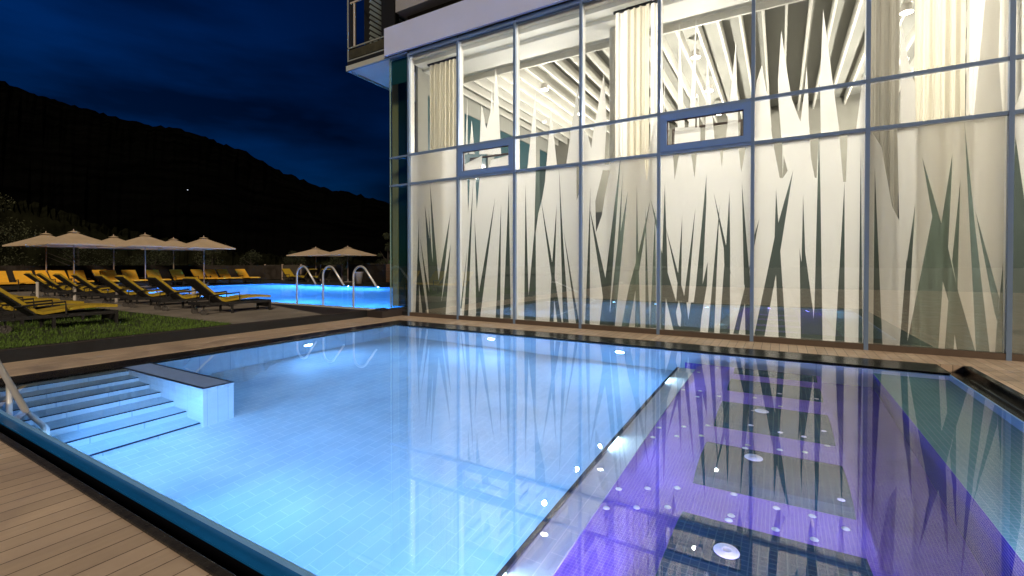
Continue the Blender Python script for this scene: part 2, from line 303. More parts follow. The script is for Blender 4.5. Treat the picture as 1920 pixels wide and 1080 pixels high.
# ================================================================== ground, deck, lawn
b = MB()
b.box(-10.2, 26, -14, 1.17, -0.12, 0); b.box(-10.2, -8.93, 1.17, 12.0, -0.12, 0)
b.box(-8.93, 26, 9.23, 10.10, -0.12, 0); b.box(2.44, 26, 1.17, 9.23, -0.12, 0)
struct(b.obj('pool_deck', M['deck']))
b = MB(); b.poly([(-900,-300,0.19),(-31.4,-300,0.19),(-31.4,900,0.19),(-900,900,0.19)])
b.poly([(-31.4,20.0,0.19),(900,20.0,0.19),(900,900,0.19),(-31.4,900,0.19)])
b.poly([(-31.4,-300,-0.1),(900,-300,-0.1),(900,-14,-0.1),(-31.4,-14,-0.1)])
b.poly([(26,-14,-0.1),(900,-14,-0.1),(900,20,-0.1),(26,20,-0.1)])
b.poly([(-9.3,10.1,-0.1),(26,10.1,-0.1),(26,20,-0.1),(-9.3,20,-0.1)])
struct(b.obj('ground', M['ground']))
b = MB(); b.poly([(-31.4,-14,0.2),(-10.27,-14,0.2),(-10.27,5.6,0.2),(-31.4,5.6,0.2)]); struct(b.obj('lawn', M['soil']))
b = MB(); b.poly([(-31.4,5.6,0.205),(-10.27,5.6,0.205),(-10.27,7.85,0.205),(-14.5,8.95,0.205),(-31.4,8.95,0.205)]); struct(b.obj('patio', M['paving']))
b = MB(); b.poly([(-31.4,8.95,0.2),(-14.5,8.95,0.2),(-10.27,7.85,0.2),(-10.27,9.25,0.2),(-31.4,9.25,0.2)])
b.poly([(-10.12,9.25,0.2),(-10.12,9.5,0.2),(-9.95,9.5,0.2),(-9.95,20,0.2),(-9.6,20,0.2),(-9.6,10.12,0.2),(-10.1,9.25,0.2)]); struct(b.obj('dark_paving', M['paving_d']))
t = thing('retaining_wall', (-10.2,-2,0), label='low dark retaining wall between the timber pool deck and the raised lawn', cat='wall')
MB().box(-0.07,0,-12,12.0,0,0.185).obj('wall_face', M['wall_dark'], t); MB().box(-0.09,0.012,-12,12.0,0.185,0.207).obj('cap', M['paving_d'], t)
# grass blades on the strip of lawn the photo shows
b = MB(); g2 = random.Random(3)
for i in range(26000):
    x = -10.32 - 14*g2.random()**1.7; y = -1.5 + 7.05*g2.random(); h = 0.03+0.045*g2.random(); a = g2.random()*6.28; dx, dy = math.cos(a)*0.006, math.sin(a)*0.006
    lx, ly = g2.gauss(0,0.014), g2.gauss(0,0.014); k = 1.0 + abs(x+10.3)*0.12
    b.poly([(x-dx*k,y-dy*k,0.2),(x+dx*k,y+dy*k,0.2),(x+lx,y+ly,0.2+h)])
tag(b.obj('grass', M['grass']), 'short green grass on the raised lawn under the loungers', 'grass', kind='stuff')
# ================================================================== near pool
FZ = -1.58
b = MB(); b.poly([(-8.4,1.45,FZ),(-1.42,1.45,FZ),(-1.42,8.55,FZ),(-8.4,8.55,FZ)]); struct(b.obj('pool_floor', M['tile_floor']))
b = MB(); b.poly([(-8.4,1.45,FZ),(-8.4,8.55,FZ),(-8.4,8.55,-0.02),(-8.4,1.45,-0.02)]); b.poly([(-1.42,1.45,FZ),(-1.42,7.75,FZ),(-1.42,7.75,-0.6),(-1.42,1.45,-0.6)])
struct(b.obj('pool_side_wall', M['tile_x']))
b = MB(); b.poly([(-8.4,8.55,FZ),(1.2,8.55,FZ),(1.2,8.55,-0.02),(-8.4,8.55,-0.02)]); b.poly([(-8.4,1.45,FZ),(1.2,1.45,FZ),(1.2,1.45,-0.05),(-8.4,1.45,-0.05)])
b.poly([(1.2,8.55,-0.4),(2.06,8.55,-0.4),(2.06,8.55,-0.02),(1.2,8.55,-0.02)]); struct(b.obj('pool_end_wall', M['tile_y']))
# copings
b = MB(); b.box(-8.93,-8.4,1.45,9.23,-0.1,-0.004); b.box(-8.4,2.06,8.55,9.23,-0.1,-0.004)
struct(b.obj('black_coping', M['black'], bevel=0.004))
b = MB(); b.box(2.06,2.36,1.25,9.23,-0.35,-0.10); b.box(2.36,2.44,1.25,9.23,-0.35,0.002); b.box(2.25,2.28,1.25,8.55,-0.10,-0.07); struct(b.obj('side_gutter', M['black'], bevel=0.004))
b = MB(); b.box(2.045,2.06,1.34,8.55,-0.4,-0.028); b.box(-8.4,2.06,1.436,1.45,-0.3,-0.024); struct(b.obj('overflow_edge', M['rimlight']))
b = MB(); b.box(-12,2.44,1.17,1.225,-0.3,0.012); struct(b.obj('stone_kerb', M['kerb'], bevel=0.01))
b = MB(); b.box(-12,2.06,1.225,1.35,-0.35,-0.30); struct(b.obj('overflow_gutter', M['gutter']))
b = MB(); b.box(-12,2.06,1.35,1.435,-0.35,-0.062); struct(b.obj('gutter_wall', M['gutter'])); b = MB(); b.box(-12,2.06,1.351,1.435,-0.062,-0.05); struct(b.obj('overflow_rim', M['rim']))
b = MB(); b.box(-12,-8.93,1.41,1.45,-0.3,-0.02); struct(b.obj('gutter_end', M['black']))
# water
b = MB()
b.poly([(-8.4,1.449,-0.03),(2.05,1.449,-0.03),(2.05,8.55,-0.03),(-8.4,8.55,-0.03)]); struct(b.obj('pool_water', M['water']))
# steps
NS = [(-8.17,-0.09),(-7.86,-0.38),(-7.53,-0.60),(-7.2,-0.82),(-6.85,-1.04),(-6.52,-1.26),(-6.18,-1.47)]
t = thing('pool_steps', (-8.4,1.45,FZ), label='underwater tiled pool steps with dark nosings descending beside the bench wall', cat='steps')
iv = Matrix.Translation((8.4,-1.45,-FZ))
def child(mb, name, m, par, off=None, **k):
    o = mb.obj(name, M[m] if isinstance(m, str) else m, par, **k)
    if off is not None: o.matrix_parent_inverse = off
    return o
px_ = -8.4; pz_ = None
for x, z in NS:
    q = MB(); q.box(px_+0.001, x, 1.45, 2.95, FZ, z-0.004) ; child(q, 'step', 'tile_x', t, iv)
    q = MB(); q.box(px_+0.002, x-0.028, 1.452, 2.948, z-0.004, z); child(q, 'tread', 'tread', t, iv)
    q = MB(); q.box(x-0.028, x+0.004, 1.452, 2.948, z-0.018, z+0.002); child(q, 'nosing', 'nosing', t, iv)
    px_ = x
t = thing('bench_wall', (-7.2,3.13,FZ), label='tiled bench wall rising to the water surface beside the pool steps', cat='wall')
iv = Matrix.Translation((7.2,-3.13,-FZ))
child(MB().box(-8.399,-6.135,2.952,3.32,FZ,-0.030), 'wall_body', 'tile_box', t, iv)
child(MB().box(-6.135,-6.125,2.952,3.32,FZ,-0.031), 'end_face', 'tile_boxend', t, iv)
child(MB().box(-8.398,-6.13,2.955,3.317,-0.030,-0.024), 'top_slab', mat('pale_blue_slab',(0.24,0.40,0.80),0.35,var=0.1), t, iv)
q = MB(); q.box(-8.39,-6.12,2.945,2.975,-0.034,-0.022); q.box(-8.39,-6.12,3.297,3.326,-0.034,-0.022); q.box(-6.148,-6.118,2.975,3.297,-0.034,-0.022); child(q, 'edge_trim', 'nosing', t, iv)
# whirlpool platform
t = thing('whirlpool_platform', (-0.3,4.8,FZ), label='violet mosaic whirlpool platform with teal couches and white jets under the water', cat='whirlpool')
iv = Matrix.Translation((0.3,-4.8,-FZ))
PZ = -0.62; PX0, PX1 = -1.15, 0.53
q = MB(); q.poly([(PX0,1.45,PZ),(PX1,1.45,PZ),(PX1,8.2,PZ),(PX0+0.12,8.2,PZ),(PX0,8.0,PZ)]); child(q, 'platform_top', 'purple', t, iv)
q = MB(); q.poly([(PX1,1.45,-1.3),(PX1,8.2,-1.3),(PX1,8.2,PZ),(PX1,1.45,PZ)]); child(q, 'platform_side', 'purple_w', t, iv)
q = MB(); q.poly([(-1.38,8.2,FZ),(PX1,8.2,FZ),(PX1,8.2,PZ),(PX0+0.12,8.2,PZ),(PX0,8.2,PZ),(-1.38,8.2,PZ)]); child(q, 'platform_end', 'purple_e', t, iv)
def wave_slab(x0, x1, y0, y1, h):
    q = MB(); n = 10
    for i in range(n):
        a0, a1 = i/n, (i+1)/n
        z0, z1 = PZ + 0.02 + h*math.sin(a0*math.pi)**0.6 if 0 < a0 < 1 else PZ+0.003, PZ + 0.02 + h*math.sin(a1*math.pi)**0.6 if 0 < a1 < 1 else PZ+0.003
        ya, yb = y0+(y1-y0)*a0, y0+(y1-y0)*a1
        q.poly([(x0,ya,z0),(x1,ya,z0),(x1,yb,z1),(x0,yb,z1)])
        q.poly([(x0,ya,PZ),(x0,ya,z0),(x0,yb,z1),(x0,yb,PZ)]); q.poly([(x1,yb,PZ),(x1,yb,z1),(x1,ya,z0),(x1,ya,PZ)])
    return q
for (ya, yb) in ((1.5,3.5),(3.95,4.85),(5.3,6.25),(6.75,7.4),(7.75,8.15)):
    child(wave_slab(-0.60,0.47,ya,yb,0.12), 'couch', 'tealslab', t, iv)
for x, y in JETS:
    q = MB(); zc = PZ+0.003+(0.12 if -0.6 < x < 0.47 and any(a < y < c for a, c in ((1.5,3.5),(3.95,4.85),(5.3,6.25),(6.75,7.4))) else 0); q.lathe([(0,0.014),(0.012,0.014),(0.020,0.010),(0.026,0.0)], 14, (x,y,zc)); child(q, 'jet', 'jet', t, iv, smooth=True)
for x, y in BIGJETS:
    q = MB(); q.lathe([(0,0.006),(0.02,0.006),(0.025,0.02),(0.032,0.02),(0.04,0.008),(0.068,0.012),(0.074,0.0)], 28, (x,y,PZ+0.143)); child(q, 'inlet', 'jet', t, iv, smooth=True)
# divider ledge
t = thing('divider_ledge', (-1.3,4.5,FZ), label='lit pale tiled ledge with a dark edge strip dividing the blue pool from the whirlpool', cat='ledge')
iv = Matrix.Translation((1.3,-4.5,-FZ))
child(MB().box(-1.419,-1.151,1.452,7.75,-1.5,-0.604), 'ledge_body', 'tile_y', t, iv)
child(MB().box(-1.39,-1.152,1.453,7.748,-0.604,-0.6), 'ledge_top', 'tile_floor', t, iv)
child(MB().box(-1.425,-1.39,1.453,7.75,-0.62,-0.565), 'edge_strip', 'nosing', t, iv)
for i, y in enumerate((6.85,4.35,2.15)):
    child(MB().box(-1.390,-1.388,y-0.16,y+0.16,-0.594,-0.572), 'strip_lamp', 'lens', t, iv)
# trench and side shelf
b = MB(); b.poly([(PX1,1.45,-1.3),(1.2,1.45,-1.3),(1.2,8.55,-1.3),(PX1,8.55,-1.3)]); b.poly([(-1.38,8.2,FZ),(PX1,8.2,FZ),(PX1,8.55,FZ),(-1.38,8.55,FZ)]); struct(b.obj('trench_floor', M['purple']))
b = MB(); b.poly([(1.2,1.45,-1.3),(1.2,8.55,-1.3),(1.2,8.55,-0.4),(1.2,1.45,-0.4)]); struct(b.obj('trench_wall', M['purple_w']))
b = MB(); b.poly([(1.2,1.45,-0.4),(2.05,1.45,-0.4),(2.05,8.55,-0.4),(1.2,8.55,-0.4)]); struct(b.obj('side_shelf', M['teal']))
# pool lamps
def area(name, loc, aim, size, energy, col, parent=None, spread=150):
    d = bpy.data.lights.new(name, 'AREA'); d.shape = 'DISK'; d.size = size; d.energy = energy; d.color = col; d.spread = R(spread)
    o = link(bpy.data.objects.new(name, d)); o.location = loc
    o.rotation_euler = (Vector(aim)).to_track_quat('-Z', 'Y').to_euler()
    return o
def pool_lamp(x, y, z, axis, sgn, label, energy=60, r=0.11, grp='round underwater lamps of the pool', col=(0.22,0.52,1.0)):
    t = thing('pool_lamp', (x,y,z), label=label, cat='pool lamp', group=grp)
    f = sgn
    MB().lathe([(r,0),(r,0.03*f),(r*0.84,0.036*f),(r*0.84,0.012*f)], 24, axis=axis).obj('ring', M['steel'], t, smooth=True)
    MB().lathe([(0.0,0.02*f),(r*0.5,0.019*f),(r*0.84,0.012*f)], 24, axis=axis).obj('lens', M['lens'], t, smooth=True)
    v = {'x':(f,0,-0.25),'y':(0,f,-0.25)}[axis]
    lo = area('lamp_light', (v[0]*0.06, v[1]*0.06, 0), v, r*1.4, energy, col); lo.parent = t
    return t
BL = (0.17,0.45,1.0)
PE = 37
pool_lamp(-8.398,6.02,-0.72,'x',1,'glowing underwater lamp in the left end wall near the far corner', PE*1.7, col=BL)
pool_lamp(-5.49,8.548,-0.64,'y',-1,'glowing underwater lamp under the coping below the third window bay', PE*1.6, col=BL)
pool_lamp(-2.6,8.548,-0.64,'y',-1,'glowing underwater lamp in the far wall closest to the divider ledge', PE*1.6, col=BL)
pool_lamp(-2.4,1.452,-0.85,'y',1,'underwater lamp in the near wall beside the divider', PE*3, col=BL)
pool_lamp(-4.3,1.452,-0.5,'y',1,'underwater lamp in the near wall between divider and steps', PE*1.1, col=BL)
pool_lamp(-6.02,1.452,-0.55,'y',1,'underwater lamp in the near wall next to the steps', PE*1.2, col=BL)
o = area('step_fill', (-4.7,1.465,-0.5), (-1,0.5,-0.1), 0.12, 24, (0.45,0.70,1.0))  # added unseen fill light that brightens the steps and bench wall
for y in (6.85,4.35,2.15):
    o = area('ledge_light', (-1.372,y,-0.55), (1,0,-0.45), 0.3, 5, (0.60,0.80,1.0), spread=160)
    o.data.shape = 'RECTANGLE'; o.data.size = 0.32; o.data.size_y = 0.02
VI = (0.50,0.40,1.0)
for y in (3.4,1.9): area('whirlpool_fill', (2.035,y,-0.2), (-1,0.25,-0.05), 0.12, 24, (0.50,0.55,1.0))  # added unseen fill lights brightening the side shelf and violet platform
area('whirlpool_fill', (-0.3,1.46,-0.3), (0,1,-0.05), 0.14, 55, VI); area('trench_fill', (0.85,1.46,-0.8), (0,1,-0.02), 0.1, 14, (0.3,0.3,1.0))  # added near-wall fills, out of view, for the platform and the trench
# ================================================================== big pool beyond
b = MB(); b.poly([(-31,9.5,-1.1),(-9.95,9.5,-1.1),(-9.95,19.6,-1.1),(-31,19.6,-1.1)])
b.poly([(-31,9.5,-1.1),(-31,19.6,-1.1),(-31,19.6,0.2),(-31,9.5,0.2)]); b.poly([(-31,19.6,-1.1),(-9.95,19.6,-1.1),(-9.95,19.6,0.2),(-31,19.6,0.2)])
b.poly([(-9.95,9.5,-1.1),(-9.95,19.6,-1.1),(-9.95,19.6,0.2),(-9.95,9.5,0.2)]); b.poly([(-31,9.5,-1.1),(-9.95,9.5,-1.1),(-9.95,9.5,0.2),(-31,9.5,0.2)])
struct(b.obj('big_pool_basin', M['p2tile']))
b = MB(); b.poly([(-31,9.5,0.17),(-9.95,9.5,0.17),(-9.95,19.6,0.17),(-31,19.6,0.17)]); struct(b.obj('big_pool_water', M['water2']))
b = MB(); b.box(-31.3,-10.12,9.25,9.5,0.195,0.225); struct(b.obj('big_pool_edge', M['curb'], bevel=0.01)); b = MB(); b.box(-31.3,-10.13,9.26,9.5,0.0,0.195); b.box(-10.13,-9.6,9.26,9.5,0,0.19); b.box(-9.95,-9.62,9.5,20,-0.1,0.215); struct(b.obj('big_pool_plinth', M['paving_d']))
b = MB(); b.box(-31.4,-31.0,9.5,20,0.0,0.215); b.box(-31,-9.95,19.6,20,0.0,0.215); struct(b.obj('big_pool_surround', M['paving_d'], bevel=0.01))
G2 = 'underwater lamps of the large pool beyond'
for x, lb in ((-28.3,'underwater lamp of the large pool seen past the first curved handrail'),(-25.6,'underwater lamp of the large pool seen between two handrails'),(-23.2,'underwater lamp of the large pool left of the third handrail'),(-20.6,'underwater lamp of the large pool nearest the glass building')):
    pool_lamp(x,19.598,0.02,'y',-1,lb,340,0.10,G2,(0.10,0.40,1.0))
for i, x in enumerate((-28.0,-22.0,-16.0,-12.0)):
    pool_lamp(x,9.502,-0.2,'y',1,'%s lamp from the building under the near edge of the large pool' % ('fourth','third','second','first')[i],340,0.10,G2,(0.10,0.40,1.0))
def rail(x, y, label):
    t = thing('pool_handrail', (x,y,0.2), label=label, cat='handrail', group='curved steel handrails of the large pool')
    pts = [(0,0,-0.9),(0,0,0.95)]
    for k in range(1,11):
        a = math.pi*0.78*k/10; pts.append((0.30-0.30*math.cos(a), 0, 0.95+0.30*math.sin(a)))
    pts.append((pts[-1][0]+0.42, 0, pts[-1][2]-0.46))
    MB().tube(pts, 0.030, 12).obj('tube', M['rail'], t, smooth=True)
    MB().lathe([(0,0.0),(0.06,0.0),(0.06,0.012),(0.03,0.02)], 16, (0,0,0.0)).obj('flange', M['steel'], t, smooth=True)
    return t
for (x, y), lb in zip(RAILS, ('first curved steel pool handrail, nearest the loungers','middle one of the three curved steel pool handrails','curved steel pool handrail nearest the glass building')): rail(x, y, lb)
# near handrail by the steps
t = thing('step_handrail', (-7.3,1.56,-0.38), label='sloping steel handrail entering the water above the pool steps', cat='handrail')
iv = Matrix.Translation((7.3,-1.56,0.38))
child(MB().tube([(-8.9,1.575,0.72),(-8.6,1.575,0.72),(-8.28,1.575,0.58),(-6.82,1.575,-0.03),(-6.3,1.575,-0.27),(-6.22,1.575,-0.36),(-6.22,1.575,-1.3)], 0.03, 14), 'rail', 'rail', t, iv, smooth=True)
child(MB().tube([(-7.36,1.575,-0.9),(-7.36,1.575,0.19)], 0.026, 14), 'post', 'rail', t, iv, smooth=True)

# film outlines per bay: (white spikes, clear spikes, white inlays), metres along and up the facade
FILM = {
 1: ([],[[(-9.06,2.94),(-9.21,0.03),(-9.07,0.03)],[(-9.08,1.82),(-9.11,1.22),(-8.93,0.04),(-8.75,0.05)],[(-9.02,2.29),(-8.69,0.05),(-8.53,0.06),(-8.8,1.22)],[(-8.84,3.23),(-8.64,0.06),(-8.37,0.07),(-8.63,1.99)],[(-8.7,3.13),(-8.59,0.06),(-8.29,0.08),(-8.58,1.81)],[(-8.65,3.89),(-8.47,0.07),(-8.16,0.08),(-8.34,1.06)],[(-7.91,2.96),(-8.34,1.06),(-8.58,0.06),(-8.29,0.07)],[(-7.9,2.1),(-8.23,0.48),(-8.25,0.08),(-8.09,0.09)],[(-7.69,0.5),(-7.7,0.11),(-7.61,0.11)]],[]),
 2: ([[(-6.43,6.68),(-6.48,5.78),(-6.6,4.41),(-6.26,4.37),(-6.36,6.07)],[(-6.54,6.28),(-6.66,4.42),(-6.48,4.39)],[(-7.19,5.39),(-7.28,4.49),(-7.09,4.47)],[(-6.87,5.77),(-6.95,4.45),(-6.52,4.4),(-6.57,5.57),(-6.72,5.09)],[(-7.33,6.01),(-7.4,4.5),(-7.33,4.5)],[(-7.43,3.7),(-7.44,4.23),(-6.85,4.4),(-6.94,3.66)],[(-6.85,3.65),(-6.57,4.25),(-5.94,4.33),(-5.94,3.57)]],[[(-7.14,3.79),(-7.46,0.08),(-7.31,0.09)],[(-7.32,2.04),(-7.58,0.3),(-7.53,0.3)],[(-7.1,2.75),(-7.05,0.1),(-6.91,0.11)],[(-6.44,3.28),(-7.0,0.56),(-7.07,0.08),(-6.92,0.09)],[(-6.26,3.09),(-6.43,0.1),(-6.29,0.11)],[(-6.03,3.61),(-6.2,0.1),(-5.97,0.11)],[(-7.34,3.83),(-7.25,3.82),(-7.31,2.9)],[(-7.07,3.84),(-6.93,3.81),(-7.03,2.95)]],[]),
 3: ([[(-5.26,5.77),(-5.5,3.81),(-5.24,3.79)],[(-4.84,5.26),(-4.97,3.76),(-4.65,3.73)],[(-4.14,5.74),(-4.46,3.71),(-4.09,3.67)]],[[(-5.54,3.54),(-5.58,0.05),(-5.43,0.06)],[(-5.25,3.92),(-4.97,3.89),(-4.99,3.56),(-5.07,3.14),(-5.18,2.76),(-5.25,2.29),(-5.24,0.05),(-5.52,0.03),(-5.29,2.33)],[(-5.11,3.15),(-4.66,0.09),(-4.54,0.09),(-4.73,1.2)],[(-4.68,2.96),(-4.81,1.43),(-4.87,0.07),(-4.76,0.08)],[(-4.62,3.87),(-4.51,0.1),(-4.36,0.1),(-4.51,2.12)],[(-4.51,2.38),(-4.17,0.08),(-4.09,0.09)],[(-4.17,3.81),(-4.1,3.8),(-4.09,3.22),(-4.16,3.02)]],[]),
 4: ([[(-3.5,5.87),(-3.77,4.45),(-3.8,4.2),(-3.87,3.88),(-3.87,3.65),(-3.48,3.62),(-3.48,3.94),(-3.43,4.76)],[(-4.03,4.74),(-3.88,4.5),(-3.8,4.2),(-3.87,3.65),(-4.03,3.67)],[(-2.32,5.03),(-2.29,3.5),(-2.56,3.52),(-2.44,4.16)]],[[(-3.82,3.34),(-3.95,0.03),(-3.83,0.04)],[(-3.84,2.84),(-3.4,0.07),(-3.3,0.07),(-3.44,1.14)],[(-3.09,4.09),(-3.46,1.14),(-3.6,0.05),(-3.38,0.07)],[(-3.06,3.53),(-3.17,2.0),(-3.38,0.07),(-3.23,0.08),(-3.11,2.0)],[(-2.94,3.15),(-3.16,1.92),(-3.34,0.07),(-3.23,0.08)],[(-2.74,3.29),(-2.77,0.11),(-2.65,0.12),(-2.7,1.76)],[(-2.44,2.94),(-2.7,1.76),(-2.91,0.99),(-3.08,0.09),(-2.91,0.1),(-2.68,1.38)],[(-2.55,2.78),(-2.54,0.11),(-2.45,0.11)],[(-2.44,2.94),(-2.15,1.42),(-2.15,1.9)],[(-2.34,2.76),(-2.44,0.12),(-2.31,0.12)],[(-3.52,3.67),(-3.35,3.65),(-3.47,3.07),(-3.54,2.64),(-3.68,2.25),(-3.7,2.97)],[(-3.48,3.96),(-3.31,3.94),(-3.35,3.79),(-3.48,3.8)],[(-2.58,3.8),(-2.47,3.79),(-2.52,3.3)]],[]),
 5: ([[(-1.86,6.62),(-1.89,3.68),(-1.7,3.66)],[(-1.52,6.65),(-1.71,3.66),(-1.54,3.64)],[(-1.31,5.72),(-1.35,3.62),(-1.12,3.6)],[(-1.48,5.04),(-1.52,3.64),(-1.43,3.63)],[(-0.78,5.93),(-0.99,3.58),(-0.71,3.55)],[(-2.15,5.83),(-2.15,3.71),(-2.2,3.72)],[(-1.93,4.41),(-1.96,3.69),(-1.43,3.63),(-1.43,4.33)]],[[(-2.14,3.25),(-2.22,0.77),(-2.22,0.06),(-2.03,0.07)],[(-2.12,2.32),(-1.78,0.66),(-1.69,0.67)],[(-2.24,1.93),(-2.15,1.6),(-1.88,0.66),(-2.07,0.57),(-2.23,0.48)],[(-1.78,2.55),(-1.9,0.66),(-1.8,0.66)],[(-1.52,2.7),(-1.76,0.62),(-1.66,0.63)],[(-2.23,0.69),(-1.37,0.72),(-1.42,0.08),(-2.23,0.02)],[(-1.31,3.37),(-1.51,0.99),(-1.59,0.35),(-1.4,0.36),(-1.38,0.96),(-1.31,2.78)],[(-1.28,1.56),(-1.41,0.92),(-1.44,0.08),(-1.38,0.52),(-1.29,1.08)],[(-1.18,3.01),(-0.98,1.83),(-0.96,1.32),(-0.85,1.32),(-0.89,1.67)],[(-0.88,2.98),(-0.94,1.83),(-0.98,1.32),(-1.05,0.1),(-0.86,0.11),(-0.86,1.71)],[(-1.06,2.73),(-1.27,0.08),(-1.15,0.09)],[(-0.66,3.17),(-0.61,1.1),(-0.49,1.1),(-0.53,1.51)],[(-0.49,1.59),(-0.61,0.98),(-0.8,0.11),(-0.7,0.11),(-0.56,0.94)],[(-0.6,1.13),(-0.58,0.11),(-0.48,0.12),(-0.48,1.14)],[(-1.97,3.83),(-1.85,3.83),(-1.94,3.29)],[(-1.61,3.81),(-1.5,3.81),(-1.54,3.3)],[(-1.06,3.81),(-1.0,3.81),(-1.02,3.45)],[(-0.72,3.81),(-0.59,3.81),(-0.67,3.33)]],[[(-2.11,0.79),(-2.13,0.05),(-1.94,0.06)],[(-1.84,0.75),(-1.79,0.42),(-1.81,0.18),(-1.86,0.24),(-1.9,0.49)],[(-1.69,0.71),(-1.6,0.71),(-1.65,0.35)]]),
 6: ([[(-0.0,5.96),(-0.05,5.02),(-0.04,4.63),(0.01,3.95),(0.08,3.47),(0.19,3.08),(0.58,3.04),(0.49,3.67),(0.45,4.17),(0.44,4.67),(0.41,5.19),(0.38,4.74),(0.32,4.17),(0.18,4.62),(0.11,5.08)],[(0.66,6.17),(0.62,4.82),(0.64,3.9),(0.61,3.04),(0.99,3.0),(0.94,3.7),(0.89,4.16),(0.81,4.84),(0.72,5.65)],[(-0.32,5.38),(-0.25,4.89),(-0.19,4.66),(-0.13,3.84),(-0.04,3.35),(0.01,3.09),(-0.43,3.13),(-0.44,4.7),(-0.41,5.09)],[(1.28,5.07),(1.17,4.0),(1.08,2.99),(1.3,2.97)]],[[(-0.35,2.4),(-0.45,2.02),(-0.45,1.74)],[(0.21,3.29),(-0.07,2.13),(-0.43,0.09),(-0.25,0.1),(0.01,1.77)],[(-0.07,2.97),(-0.09,1.97),(-0.01,0.1),(0.11,0.11),(0.01,1.73)],[(-0.16,4.13),(-0.01,4.11),(0.03,3.79),(0.04,3.15),(-0.01,3.16),(-0.12,3.81)],[(0.05,3.59),(0.12,3.28),(0.04,3.15)],[(0.46,4.04),(0.61,4.01),(0.58,3.1),(0.55,3.11),(0.49,3.46)],[(0.61,4.01),(0.56,0.69),(0.52,0.09),(0.69,0.1),(0.64,2.87)],[(0.37,2.83),(0.35,1.42),(0.35,0.09),(0.56,0.11),(0.54,0.65),(0.41,1.73)],[(0.32,1.81),(0.35,0.09),(0.4,0.1),(0.37,1.38)],[(0.91,3.93),(1.04,3.91),(1.02,2.99),(0.98,2.99)],[(1.0,3.02),(0.88,0.1),(1.02,0.1)],[(1.23,3.67),(1.22,0.09),(1.28,0.09)]],[]),
 7: ([[(1.77,5.63),(1.77,4.61),(1.77,3.85),(1.77,3.27),(1.99,3.24),(1.96,4.57),(1.9,4.78)],[(2.81,5.72),(2.69,3.9),(2.66,3.17),(3.07,3.12),(2.97,4.74),(2.98,5.67)]],[[(1.43,3.21),(1.43,0.07),(1.56,0.08)],[(1.98,2.55),(1.86,1.4),(1.79,0.08),(1.89,0.09)],[(1.87,1.61),(1.86,1.28),(1.9,1.28)],[(2.21,2.67),(2.2,2.32),(1.88,0.09),(2.06,0.1),(2.29,1.76)],[(2.06,3.32),(2.19,2.36),(2.28,1.72),(2.36,1.72),(2.32,2.15)],[(2.44,3.33),(2.3,2.08),(2.28,1.68),(2.4,1.76),(2.43,2.81)],[(2.28,1.76),(2.06,0.09),(2.74,0.1),(2.52,1.1),(2.45,1.49),(2.4,1.78)],[(2.54,2.9),(2.45,1.56),(2.52,1.08)],[(2.58,3.83),(2.75,0.08),(2.91,0.09),(2.72,2.14)],[(2.72,2.38),(2.96,0.73),(2.99,0.6),(3.01,0.98)],[(3.05,1.56),(3.01,0.92),(2.99,0.62),(2.97,0.08),(3.06,0.09)],[(1.35,3.91),(1.73,3.93),(1.77,2.26),(1.67,2.51),(1.52,3.55)]],[[(2.34,1.22),(2.41,0.9),(2.37,0.05),(2.29,0.04)],[(2.49,0.35),(2.53,0.05),(2.48,0.04)]]),
 8: ([[(3.22,5.6),(3.23,4.23),(3.15,3.92),(3.15,3.11),(3.27,3.1),(3.36,3.09),(3.34,5.57)]],[[(3.17,3.5),(3.13,2.12),(3.15,0.03),(3.3,0.05),(3.28,2.48)]],[]),
}

